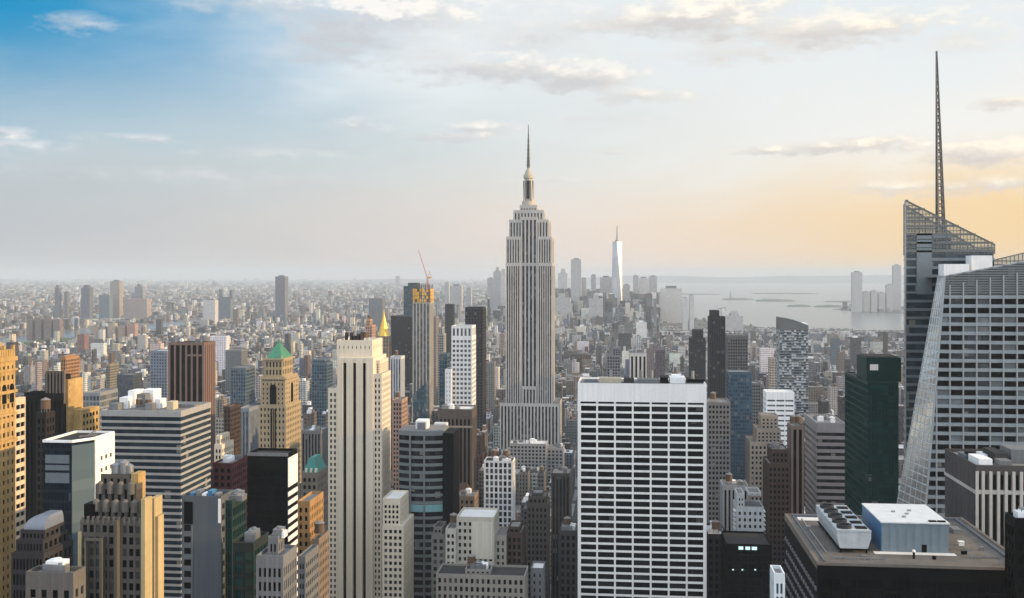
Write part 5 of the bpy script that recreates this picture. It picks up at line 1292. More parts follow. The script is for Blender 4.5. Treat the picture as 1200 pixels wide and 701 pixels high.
K('beige_stepped_tower', 'beige brick apartment tower stepping up to a square lit top', 879, 918, None, 520, 800, 590, stone('beige_brick', (.36, .305, .25)), G_DARK, bay=3.0, floor=3.7, pier=.5, span=.45, deep=32, ups=((887, 915, 504, 4), (892, 912, 488, 8)), ref='the beige stepped tower')
K('reddish_stepped_tower', 'dark reddish brick stepped tower in front of the beige stepped tower', 900, 926, None, 545, 720, 610, stone('reddish', (.085, .062, .058)), G_BLACK, bay=3.0, floor=3.7, pier=.45, span=.45, deep=28, ups=((904, 924, 528, 3),), gear=3)
K('black_white_pier_tower', 'narrow tower of alternating black and pale brown vertical stripes', 927, 942.5, None, 501, 742, 600, stone('pale_brown', (.22, .175, .155)), G_BLACK, bay=4.6, floor=0, pier=.42, deep=18, dep=.8, topb=1.5, ref='the black-striped narrow tower', tanks=((.3, .5), (.7, .5)))
bt = banded('grey_banded_office', 'grey banded office block with a slanted left flank and cluttered roof', 957, 991, 943, 497, 760, 600, plain('banded_grey', (.26, .255, .275), .45), G_DARK, 4.6, .5, ref='the grey banded office block', topb=6)
hvac(bt[0], bt[1][0] + 2, bt[1][1] - 2, bt[1][2] + 3, bt[1][3] - 2, bt[1][4], 9, random.Random(8))
def white_stepped():
    root, (x0, x1, y0, y1, z, zt), last = K('white_stepped_building', 'white stepped corner building with notched sides and small square windows', 863, 895, None, 596, 640, 632, stone('chalk_white', (.50, .53, .55), var=.1), G_DARK, bay=3.4, floor=3.8, pier=.55, span=.5, deep=20, ups=((864, 872.5, 580, 1), (877, 892, 579, 1.5)), ref='the white stepped building', indiv=80, wmats=[G_DARK, G_ROOM])
    for k in range(6):
        zz = GZ(880, 600 + k * 5.2, y0); m = MB(); m.box(x0 - 1.3, x1 + 1.3, y0 + 1.5, y0 + 8, zz - .5, zz); m.build('terrace_slab', WHITEP, root)
white_stepped()
K('grey_pinstripe_lowrise', 'grey lowrise with vertical pinstripes behind the white stepped building', 847, 877, None, 571, 700, 610, stone('cool_grey', (.34, .35, .37)), G_DARK, bay=2.8, floor=0, pier=.5, deep=20, gear=3, tanks=((.3, .5),))
def shade_podium():
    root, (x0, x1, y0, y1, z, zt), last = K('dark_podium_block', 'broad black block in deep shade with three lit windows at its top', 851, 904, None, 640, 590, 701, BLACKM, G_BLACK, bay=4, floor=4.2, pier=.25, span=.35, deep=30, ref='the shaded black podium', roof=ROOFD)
    for pl, pr in ((865.5, 871), (873.5, 879), (881, 887)):
        m = MB(); m.box(GX(pl, y0), GX(pr, y0), y0 - .12, y0 - .02, GZ(875, 641.3, y0) - 1.4, GZ(875, 641.3, y0) + .3); m.build('lit_pane', LITW, root)
    for px in (858, 869, 884):  # street and car lights, added as glowing panes on this front
        m = MB(); m.box(GX(px, y0), GX(px + 2, y0), y0 - .1, y0 - .02, GZ(px, 668.5, y0), GZ(px, 667, y0)); m.build('lit_pane', LITW, root)
shade_podium()
K('dark_brick_lowrise', 'dark lowrise with a pale cluttered roof between white slab and white stepped building', 829, 851, None, 628, 620, 701, DARK, G_BLACK, bay=3.2, floor=4.2, deep=26, gear=8, roof=ROOFW, tanks=((.5, .3),))
K('white_blue_corner', 'thin white and blue building tip poking up at the bottom by the tan rooftop', 907, 920, None, 676, 318, 701, plain('corner_white', (.55, .60, .63), .5), G_BLUE, bay=1.6, floor=3.8, pier=.4, span=.2, deep=9, faces='FLR')

# left mid-distance
K('blue_slab_left', 'blue glass block with a cream sunlit right side behind the bronze tower', 270, 288, 299, 432, 1150, 470, plain('steel_blue', (.11, .15, .18), .4), G_BLUE, bay=3, floor=4, pier=.2, span=.3, deep=30, ref='the cream-sided blue block')
K('round_grey_block', 'stumpy grey block with a pale rim beyond the blue block', 264, 283, None, 411, 2000, 432, GREYC, G_SLATE, bay=4, floor=4, deep=34)
K('slate_glass_office', 'slate glass office with white rim left of the dark striped slab', 96, 117, 126, 462, 640, 515, plain('slate_rim', (.25, .27, .29), .45), G_SLATE, bay=2.6, floor=4, pier=.2, span=.3, dep=.2, topb=1.2, deep=24)
K('blue_white_block', 'blue grey block with pale roof left of the bronze tower', 176, 196, None, 412, 1350, 445, stone('blue_grey', (.22, .25, .30)), G_BLUE, bay=4, floor=4, deep=30, roof=ROOFW)
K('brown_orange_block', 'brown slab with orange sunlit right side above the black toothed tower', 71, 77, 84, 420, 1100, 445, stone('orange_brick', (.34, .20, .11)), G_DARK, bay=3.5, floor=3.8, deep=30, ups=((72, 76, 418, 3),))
K('olive_block', 'dull olive block with pale side far behind the dark striped slab', 124, 129, 133, 428, 1500, 462, stone('olive', (.25, .24, .19)), G_DARK, bay=3.5, floor=3.8, deep=28)
K('navy_glass_block', 'small navy glass block above the roof of the dark striped slab', 137, 156, 160, 440, 1300, 468, plain('navy_frame', (.06, .07, .09), .4), G_SLATE, bay=3, floor=3.8, pier=.2, span=.3, deep=26)
K('teal_top_block', 'teal glass block with white rim between pyramid tower and cream tower', 365, 383, None, 426, 1250, 475, plain('teal_rim', (.10, .15, .18), .4), G_BLUE, bay=3, floor=4, pier=.15, span=.25, deep=26, ups=((366, 381, 422, 2),))
K('columned_stone_block', 'grey stone block with columns at the right of the pyramid tower', 353, 376, 382, 506, 900, 545, GREYC, G_DARK, bay=3, floor=0, pier=.45, deep=28, gear=4)
K('white_cream_slab', 'pale slab glimpsed left of the pyramid tower shaft', 293, 303, None, 484, 950, 540, stone('pale_slab2', (.46, .46, .46)), G_SLATE, bay=3.4, floor=4, deep=26)
K('blue_grey_slab', 'blue grey slab between the bronze and pyramid towers', 279, 292, None, 480, 900, 540, stone('blue_slab', (.23, .26, .31)), G_SLATE, bay=3.4, floor=0, pier=.4, deep=26)
K('peach_edge_block', 'brown block with a peach lit edge right of the striped slab', 262, 270, 276, 478, 850, 540, BROWN, G_DARK, bay=3.4, floor=3.8, deep=24)
K('pink_base_block', 'dark red low block below the peach edged block', 249, 272, None, 545, 560, 585, stone('maroon', (.12, .04, .045)), G_BLACK, bay=3.4, floor=3.8, deep=26, gear=5)
K('white_shaft_building', 'small pale stone building with a narrow top right of the striped slab', 251, 260, None, 523, 640, 548, CREAM, G_DARK, bay=3, floor=3.8, deep=20, ups=((253, 258, 512, 2),))

# ================================================================== far towers on the horizon
def far(name, label, pl, pr, top, D, mat, deep=40, taper=None, bot=None, ref=None, spire=None, cat='skyscraper', group=None, extra=()):
    x0, x1 = GX(pl, D), GX(pr, D); z = GZ((pl + pr) / 2, top, D)
    root = thing(name, label, cat, ((x0 + x1) / 2, D + deep / 2, 0), group)
    m = MB()
    n = max(4, int(z / 9)); 
    if taper: m.prism([(x0, D), (x1, D), (x1, D + deep), (x0, D + deep)], 0, z, [(x0 + (x1-x0)*taper, D + deep*taper), (x1 - (x1-x0)*taper, D + deep*taper), (x1 - (x1-x0)*taper, D + deep*(1-taper)), (x0 + (x1-x0)*taper, D + deep*(1-taper))], tint=mat)
    else:
        m.box(x0, x1, D, D + deep, 0, z, tint=mat)
    for ul, ur, ut in extra:
        m.box(GX(ul, D), GX(ur, D), D + deep * .2, D + deep * .8, z - .1, GZ((ul + ur) / 2, ut, D), tint=mat)
    m.build('tower_body', CITY, root)
    r = MB(); r.box(x0 + (x1-x0)*.25, x1 - (x1-x0)*.25, D + deep * .3, D + deep * .7, z, z + max(3, (x1 - x0) * .12)); r.build('roof_plant', GREYC, root)
    if spire:
        s_ = MB(); xc = (x0 + x1) / 2; s_.cyl(xc, D + deep / 2, z, GZ((pl + pr) / 2, spire, D), (x1 - x0) * .05, .5, 8); s_.build('spire', STEEL, root)
    occupy(x0, x1, D, D + deep, pl, pr, top, bot or min(top + 45, 372), D, ref)
    return root
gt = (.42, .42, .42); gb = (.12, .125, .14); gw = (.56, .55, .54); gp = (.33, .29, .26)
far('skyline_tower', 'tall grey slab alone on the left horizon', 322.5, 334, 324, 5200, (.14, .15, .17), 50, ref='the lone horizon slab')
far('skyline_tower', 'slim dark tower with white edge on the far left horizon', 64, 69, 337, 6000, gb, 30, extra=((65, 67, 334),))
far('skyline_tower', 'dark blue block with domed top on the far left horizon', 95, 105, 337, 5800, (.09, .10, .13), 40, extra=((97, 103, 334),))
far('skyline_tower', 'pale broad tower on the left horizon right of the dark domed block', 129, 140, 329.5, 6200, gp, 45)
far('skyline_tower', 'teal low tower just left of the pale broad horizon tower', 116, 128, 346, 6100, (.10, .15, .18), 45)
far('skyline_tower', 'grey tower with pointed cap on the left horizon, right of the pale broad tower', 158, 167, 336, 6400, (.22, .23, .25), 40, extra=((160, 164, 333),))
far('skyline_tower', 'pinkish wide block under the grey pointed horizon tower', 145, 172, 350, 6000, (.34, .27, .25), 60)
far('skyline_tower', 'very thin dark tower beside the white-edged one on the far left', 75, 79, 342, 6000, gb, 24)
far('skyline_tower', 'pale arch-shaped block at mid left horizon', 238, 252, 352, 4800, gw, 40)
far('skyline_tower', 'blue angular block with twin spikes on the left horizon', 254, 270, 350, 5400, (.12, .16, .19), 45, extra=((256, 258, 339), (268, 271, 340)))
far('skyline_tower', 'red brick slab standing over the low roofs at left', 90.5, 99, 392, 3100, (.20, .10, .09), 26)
for i, (a, b, t) in enumerate(((106, 115, 382), (117, 123, 384), (126, 134, 379), (138, 146, 382), (149, 158, 379))):
    far('housing_slab', ['tan housing slab, first from the left in the sunlit row beyond the low roofs', 'narrow tan housing slab, second from the left in the sunlit row', 'tall tan housing slab in the middle of the sunlit row', 'pinkish housing slab, second from the right in the sunlit row', 'pink housing slab, last on the right of the sunlit row'][i], a, b, t, 3700, [(.36, .30, .24), (.34, .30, .25), (.40, .34, .27), (.36, .25, .21), (.38, .24, .20)][i], 26, cat='housing block', group='row of sunlit housing slabs')
for i, (a, b, t) in enumerate(((31, 38, 375), (41, 48, 373), (51, 60, 374), (62, 70, 375))):
    far('housing_slab', ['brown housing slab at the left end of the shaded row on the far left', 'brown housing slab second from left in the shaded row', 'wide brown housing slab third in the shaded row', 'brown housing slab at the right end of the shaded row'][i], a, b, t, 4000, (.20, .15, .14), 26, cat='housing block', group='row of shaded brown housing slabs')
# lower Manhattan
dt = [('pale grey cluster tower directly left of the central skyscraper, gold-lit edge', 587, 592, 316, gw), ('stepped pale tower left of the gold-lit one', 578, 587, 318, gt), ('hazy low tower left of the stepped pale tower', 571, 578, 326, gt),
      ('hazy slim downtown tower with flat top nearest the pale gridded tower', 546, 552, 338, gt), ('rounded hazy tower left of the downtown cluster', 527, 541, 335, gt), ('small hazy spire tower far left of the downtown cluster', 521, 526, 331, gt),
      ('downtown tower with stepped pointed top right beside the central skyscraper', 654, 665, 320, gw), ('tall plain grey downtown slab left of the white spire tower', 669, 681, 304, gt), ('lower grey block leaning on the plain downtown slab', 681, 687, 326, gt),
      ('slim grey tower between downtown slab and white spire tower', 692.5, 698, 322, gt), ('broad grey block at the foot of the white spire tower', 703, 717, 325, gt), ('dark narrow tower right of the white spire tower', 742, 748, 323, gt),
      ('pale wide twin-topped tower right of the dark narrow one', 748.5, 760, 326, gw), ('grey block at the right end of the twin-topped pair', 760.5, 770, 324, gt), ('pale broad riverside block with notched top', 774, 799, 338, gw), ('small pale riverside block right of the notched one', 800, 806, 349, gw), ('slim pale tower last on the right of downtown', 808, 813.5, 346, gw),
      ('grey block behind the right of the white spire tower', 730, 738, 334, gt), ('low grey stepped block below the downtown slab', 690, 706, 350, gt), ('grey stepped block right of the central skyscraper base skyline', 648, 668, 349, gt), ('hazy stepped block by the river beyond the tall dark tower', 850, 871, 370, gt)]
for i, (lab, a, b, t, m_) in enumerate(dt):
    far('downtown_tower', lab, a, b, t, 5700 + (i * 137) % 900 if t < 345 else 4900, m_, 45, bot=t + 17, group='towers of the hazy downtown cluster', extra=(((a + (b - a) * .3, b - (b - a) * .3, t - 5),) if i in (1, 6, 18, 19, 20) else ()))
def white_spire():
    D = 6000.0; pl, pr = 716.5, 729.5; x0, x1 = GX(pl, D), GX(pr, D); w = (x1 - x0) / 2; xc = (x0 + x1) / 2; yc = D + w
    root = thing('white_spire_tower', 'tapering white glass tower with a needle spire, tallest of the downtown cluster', 'skyscraper', (xc, yc, 0))
    m = MB(); z = GZ(723, 283, D); t = w * .82
    B = [(xc - w, yc - w), (xc + w, yc - w), (xc + w, yc + w), (xc - w, yc + w)]; T = [(xc, yc - t), (xc + t, yc), (xc, yc + t), (xc - t, yc)]
    for k in range(4):
        j = (k + 1) % 4
        m.face([(*B[k], 50), (*B[j], 50), (*T[k], z)]); m.face([(*B[j], 50), (*T[j], z), (*T[k], z)])
        m.face([(*B[k], 0), (*B[j], 0), (*B[j], 50), (*B[k], 50)])
    m.face([(*p, z) for p in T])
    m.build('tower_body', glass('pearl_glass', (.33, .35, .37), (.40, .42, .44), rough=.3, metal=.35, blind=0, cell=(60, 60)), root)
    s_ = MB(); s_.cyl(xc, yc, z, z + 8, t * .5, t * .5, 12); s_.cyl(xc, yc, z + 8, GZ(723, 264, D), 4.5, 1.8, 8); s_.build('spire', plain('spire_grey', (.25, .25, .25), .4, .3), root)
    occupy(x0, x1, D, D + 2 * w, pl, pr, 268, 322, D, 'the white spire tower')
white_spire()
# New Jersey side
far('riverside_tower', 'tall hazy tower across the water at right', 999, 1010.5, 319, 7700, gt, 50, ref='the tall cross-water tower', extra=())
far('riverside_tower', 'tall slim hazy tower beside the edge of the crystal tower', 1047, 1056, 311, 7900, gt, 45)
for lab, a, b, t in (('hazy mid tower left of the slim one beside the crystal tower', 1039, 1047, 334), ('small hazy waterside block right of the tall tower across the water', 1012, 1019, 342), ('low hazy waterside block in the middle of the far bank', 1021, 1028, 341), ('low hazy waterside block close to the mid tower', 1030, 1037, 343)):
    far('riverside_tower', lab, a, b, t, 7800, gt, 45, group='hazy towers across the water')

def statue():
    D = 11500.0; x = GX(856, D); zb = 8.0
    root = thing('island_statue', 'tiny hazy statue on a pedestal on its island in the bay', 'statue', (x, D, zb))
    m = MB(); m.prism([(x - 14, D - 14), (x + 14, D - 14), (x + 14, D + 14), (x - 14, D + 14)], zb, zb + 40, [(x - 8, D - 8), (x + 8, D - 8), (x + 8, D + 8), (x - 8, D + 8)]); m.build('pedestal', LIME, root)
    m = MB(); m.cyl(x, D, zb + 40, zb + 68, 6.5, 4, 10); m.cyl(x, D, zb + 68, zb + 75, 3, 2.4, 10); m.bar((x - 3.5, D, zb + 66), (x - 6, D, zb + 84), 2.2); m.cyl(x - 6, D, zb + 84, zb + 88, 1.6, .3, 8); m.build('figure', COPPER, root)
statue()
# ================================================================== water, land, streets, hills
def flat(name, poly, z, mat, side=None, kind='structure'):
    m = MB()
    if side: m.prism(poly, z - side, z)
    else: m.face([(x, y, z) for x, y in poly])
    o = m.build(name, mat); tag(o, kind=kind); return o
def water_mat():
    m, q, b = principled('harbour_water')
    b.inputs['Base Color'].default_value = (.09, .105, .11, 1); b.inputs['Roughness'].default_value = .25
    pos = q.n('ShaderNodeNewGeometry').outputs['Position']
    bp = q.n('ShaderNodeBump'); bp.inputs['Strength'].default_value = .3; bp.inputs['Distance'].default_value = 2.0
    q.link(q.noise(q.v('MULTIPLY', pos, (1, .35, 1)), .03, 5), bp.inputs['Height']); q.link(bp.outputs[0], b.inputs['Normal'])
    return m
WATER = water_mat()
def land_mat(name, c1, c2, scale):
    m, q, b = principled(name)
    pos = q.n('ShaderNodeNewGeometry').outputs['Position']
    q.link(q.mix(q.step(q.noise(pos, scale, 6, .65), .35, .65), c1, c2), b.inputs['Base Color']); b.inputs['Roughness'].default_value = .9
    return m
ASPH = land_mat('asphalt', (.045, .045, .047), (.06, .06, .06), .05); LANDM = land_mat('town_ground', (.05, .055, .05), (.17, .165, .16), .02); HILLM = land_mat('hill_green', (.05, .07, .05), (.10, .11, .09), .003)
PAVE = land_mat('pavement', (.22, .22, .215), (.30, .30, .29), .1); PAINT = plain('road_paint', (.75, .75, .72), .7)
flat('water', [(-46000, -3000), (46000, -3000), (46000, 46000), (-46000, 46000)], -3.0, WATER)
MAN = [(-2150, -1500), (1550, -1500), (1520, 3600), (1380, 4700), (1180, 5150), (700, 5350), (430, 6300), (150, 6950), (-350, 7050), (-900, 6700), (-1350, 6100), (-2000, 5600), (-2300, 4700), (-2150, 3300)]
BRK = [(-2500, -1500), (-2480, 3300), (-2640, 4900), (-2500, 5900), (-1750, 6500), (-1350, 7600), (-1150, 9500), (-1000, 12500), (-700, 16500), (-2500, 19000), (-4500, 44000), (-45000, 44000), (-45000, -1500)]
NJ = [(2350, -1500), (2350, 5200), (2150, 6900), (1980, 7450), (1700, 7700), (1560, 8300), (1750, 8700), (2500, 8600), (4200, 10500), (5200, 15000), (40000, 15000), (40000, -1500)]
flat('ground', MAN, 0.0, ASPH, 4.0); flat('far_ground', BRK, 0.0, LANDM, 4.0); flat('far_bank', NJ, 0.0, LANDM, 4.0)
def island(px0, px1, D, w, h, n, seed):
    rr = random.Random(seed); x0, x1 = GX(px0, D), GX(px1, D); m = MB(); N = 16
    prev = None
    for k in range(N + 1):
        t = k / N; x = x0 + (x1 - x0) * t; e = sqrt(max(0, 1 - (2 * t - 1) ** 2)); hh = h * e * rr.uniform(.6, 1.1) + .4
        cur = [(x, D - w * e, -2.9), (x, D - w * e * .7, hh * .8), (x, D + w * e * .7, hh), (x, D + w * e, -2.9)]
        if prev:
            for i in range(3): m.face([prev[i], cur[i], cur[i + 1], prev[i + 1]])
        prev = cur
    o = m.build(n, HILLM); tag(o, kind='structure')
island(846, 884, 11500, 170, 14, 'island', 1); island(885, 933, 10900, 240, 20, 'island', 2); island(922, 951, 9100, 80, 12, 'island', 3); island(953, 1000, 9000, 120, 12, 'island', 4); island(965, 1060, 10600, 160, 10, 'island', 5); island(700, 845, 14500, 300, 10, 'island', 6); island(880, 960, 15000, 300, 14, 'island', 7)
def hills():
    m = MB(); rr = random.Random(4); N = 60; prev = None
    for k in range(N + 1):
        px = 640 + 720 * k / N; t = k / N
        D = 36000 + 900 * sin(k * .7)
        h = (215 + 30 * sin(k * .23 + .5) + 14 * sin(k * .61) + rr.uniform(-5, 5)) * min(1, .35 + t * 5)
        h = min(h, 250)
        x = GX(px, D); cur = [(x, D - 2600, -3.5), (x, D - 1200, h * .45), (x, D, h), (x, D + 2500, h * .6), (x, D + 5000, -3.5)]
        if prev:
            for i in range(4): m.face([prev[i], cur[i], cur[i + 1], prev[i + 1]])
        prev = cur
    tag(m.build('hills', HILLM, smooth=True), kind='structure')
hills()
def low_ridge():
    m = MB(); rr = random.Random(9); prev = None
    for k in range(81):
        px = -80 + 800 * k / 80; D = 33000 + 1500 * sin(k * .31)
        h = 70 + 45 * sin(k * .13 + 1) + 25 * sin(k * .37) + rr.uniform(-12, 12)
        x = GX(px, D); cur = [(x, D - 5000, -.5), (x, D - 1800, h * .5), (x, D, h), (x, D + 4000, -.5)]
        if prev:
            for i in range(3): m.face([prev[i], cur[i], cur[i + 1], prev[i + 1]])
        prev = cur
    tag(m.build('low_hills', LANDM, smooth=True), kind='structure')
low_ridge()
# street grid: raised pavement blocks; avenues carry lane paint and stop lines
AVE = [-2030, -1790, -1545, -1300, -1060, -835, -610, -390, -205, -62 + 20, 105, 345, 590, 835, 1080, 1325]    # avenue centre lines
ST0, SP, SW, AW = 30.0, 80.0, 18.0, 28.0
def in_poly(x, y, P):
    c = False; j = len(P) - 1
    for i in range(len(P)):
        if (P[i][1] > y) != (P[j][1] > y) and x < (P[j][0] - P[i][0]) * (y - P[i][1]) / (P[j][1] - P[i][1]) + P[i][0]: c = not c
        j = i
    return c
BLOCKS = []
pm = MB()
for i in range(len(AVE) - 1):
    for k in range(2, 66):
        x0, x1 = AVE[i] + AW / 2, AVE[i + 1] - AW / 2; y0 = ST0 + k * SP + SW / 2; y1 = y0 + SP - SW
        xc, yc = (x0 + x1) / 2, (y0 + y1) / 2
        if not all(in_poly(a, b_, MAN) for a in (x0, x1) for b_ in (y0, y1)): continue
        px, py, t = PROJ(xc, yc, 0)
        if px < -260 or px > 1500: continue
        BLOCKS.append((x0, x1, y0, y1)); pm.box(x0, x1, y0, y1, .004, .15, bottom=False)
tag(pm.build('pavement', PAVE), kind='structure')
rm = MB()
for a in AVE:
    for k in range(4, 30):
        y0 = ST0 + k * SP
        for off in (-6, -2, 2, 6):
            for j in range(7): rm.face([(a + off - .08, y0 + 12 + j * 9, .006), (a + off + .08, y0 + 12 + j * 9, .006), (a + off + .08, y0 + 15 + j * 9, .006), (a + off - .08, y0 + 15 + j * 9, .006)])
        for j in range(12):
            xx = a - 8 + j * 1.4
            for yy in (y0 - SW / 2 + 1, y0 + SW / 2 - 4): rm.face([(xx, yy, .007), (xx + .6, yy, .007), (xx + .6, yy + 3, .007), (xx, yy + 3, .007)])
tag(rm.build('road_markings', PAINT), kind='structure')

# ================================================================== the ordinary houses of the blocks
PAL = [('tan brick', (.24, .20, .165), 4), ('red brick', (.13, .08, .065), 2), ('grey stone', (.21, .215, .22), 6), ('pale limestone', (.38, .37, .355), 5), ('brown brick', (.105, .085, .075), 3), ('white brick', (.55, .55, .54), 5), ('dark', (.05, .05, .053), 4), ('blue grey', (.13, .165, .21), 4), ('cream', (.45, .41, .345), 3)]
def hits(x0, x1, y0, y1, m=2.0):
    for a0, a1, b0, b1 in FOOT:
        if x0 < a1 + m and x1 > a0 - m and y0 < b1 + m and y1 > b0 - m: return True
    return False
def limit_height(x0, x1, y0, y1, h):
    """lower a house that would hide what the photograph shows of a building farther off"""
    pts = [PROJ(x, y, 0) for x in (x0, x1) for y in (y0, y1)]
    p0, p1 = min(p[0] for p in pts), max(p[0] for p in pts); t = max(p[2] for p in pts)
    for a, b_, top, vb, D in KEEP:
        if D > y0 and p0 < b_ + 1 and p1 > a - 1:
            h = min(h, CAM_Z - (vb - EYE_PY) / F_PX * t - (7 if h > 18 else 1.5))
    return h
HOUSES = []
KEEP += [(-100, 560, 352, 352, 9e5), (560, 775, 337, 337, 9e5), (775, 1300, 386, 386, 9e5)]
rg = random.Random(21)
def pick(r): return r.choices(PAL, [p[2] for p in PAL])[0]
def mean_h(x, y):
    if y < 900: return 50
    if y < 1300: return 44 if abs(x) < 700 else 27
    if y < 2400: return 32 if abs(x) < 700 else 21
    if y < 4800: return 22 if abs(x) < 900 else 18
    return 40 if x > -900 else 24
for (x0, x1, y0, y1) in BLOCKS:
    ym = (y0 + y1) / 2
    rows = ((y0 + 1.5, ym - 1.5), (ym + 1.5, y1 - 1.5)) if y0 < 1300 else ((y0 + 1, y0 + 20), (y0 + 21.5, y0 + 40), (y0 + 42, y1 - 1))
    for r0, r1 in rows:
        x = x0 + 2
        while x < x1 - 8:
            big = rg.random() < .06
            w = rg.uniform(24, 40) if big else rg.choice((6, 7.5, 9, 11, 14, 18)) * rg.uniform(.85, 1.15)
            if y0 > 3600: w *= 1.15
            w = min(w, x1 - 2 - x)
            if x1 - 2 - (x + w) < 8: w = x1 - 2 - x
            a0, a1 = x, x + w - rg.choice((.2, .2, .5, 2.2)); x += w
            px, py, t = PROJ((a0 + a1) / 2, r0, 20)
            if px < -200 or px > 1440: continue
            h = mean_h((a0 + a1) / 2, r0) * math.exp(rg.gauss(0, .38)) * (1.35 if big else 1)
            if rg.random() < .035 and r0 > 900: h *= 2.0
            h = min(h, 170)
            if hits(a0, a1, r0, r1): continue
            h = limit_height(a0, a1, r0, r1, h)
            if h < 9: h = rg.uniform(7, 9)
            HOUSES.append([a0, a1, r0, r1, h, pick(rg), rg.random(), rg.random()])
# lower Manhattan infill beyond the regular grid, taller and hazy
for k in range(1900):
    x = rg.uniform(-1500, 800) if k % 2 else rg.uniform(-800, 450); y = rg.uniform(5100, 6900)
    if not in_poly(x, y, MAN): continue
    w, d = rg.uniform(18, 42), rg.uniform(18, 40)
    h = (105 if -600 < x < 380 and y > 5500 else 34) * math.exp(rg.gauss(0, .45)); h = min(h, 190)
    if hits(x, x + w, y, y + d): continue
    h = limit_height(x, x + w, y, y + d, h)
    if h > 8: HOUSES.append([x, x + w, y, y + d, h, pick(rg), rg.random(), rg.random()])

# which of them does the picture show, and how large: a small painter's depth test
SCW, SCH = 600, 351
zb = np.full((SCH, SCW), 1e9, np.float32); ib = np.full((SCH, SCW), -1, np.int32)
def rast(p0, p1, top, bot, D, idx):
    a, b_ = max(0, int(p0 / 2)), min(SCW, int(math.ceil(p1 / 2))); c, d = max(0, int(top / 2)), min(SCH, int(math.ceil(bot / 2)))
    if a >= b_ or c >= d: return
    w = zb[c:d, a:b_]; msk = w > D; w[msk] = D; ib[c:d, a:b_][msk] = idx
for p0, p1, top, vb, D in KEEP:
  if D < 8e5: rast(p0, p1, top, 701, D, -2)
def scr(hs):
    a0, a1, r0, r1, h = hs[:5]
    P = [PROJ(x, y, z) for x in (a0, a1) for y in (r0, r1) for z in (0, h)]
    return min(p[0] for p in P), max(p[0] for p in P), min(p[1] for p in P), max(p[1] for p in P)
for i, hs in enumerate(HOUSES):
    p = scr(hs); hs.append(p); rast(p[0], p[1], p[2], p[3], hs[2], i)
ids, cnt = np.unique(ib[ib >= 0], return_counts=True)
seen = dict(zip(ids.tolist(), cnt.tolist()))
order = sorted(seen, key=lambda i: -seen[i])
N_OWN = 230
own = order[:N_OWN]; others = order[N_OWN:] + [i for i in range(len(HOUSES)) if i not in seen]

def house_mesh(M, hs, rr, tint):
    a0, a1, r0, r1, h = hs[:5]
    M.box(a0, a1, r0, r1, .15, h, tint=tint)
    t = .4                                                   # parapet
    for q in ((a0, a1, r0, r0 + t), (a0, a1, r1 - t, r1), (a0, a0 + t, r0 + t, r1 - t), (a1 - t, a1, r0 + t, r1 - t)): M.box(*q, h + .002, h + 1.0, tint=tint, bottom=False)
def jit(c, rr):
    c = tone(c)
    k = rr.uniform(.75, 1.3); return tuple(min(.8, max(.01, v * k * rr.uniform(.93, 1.07))) for v in c)

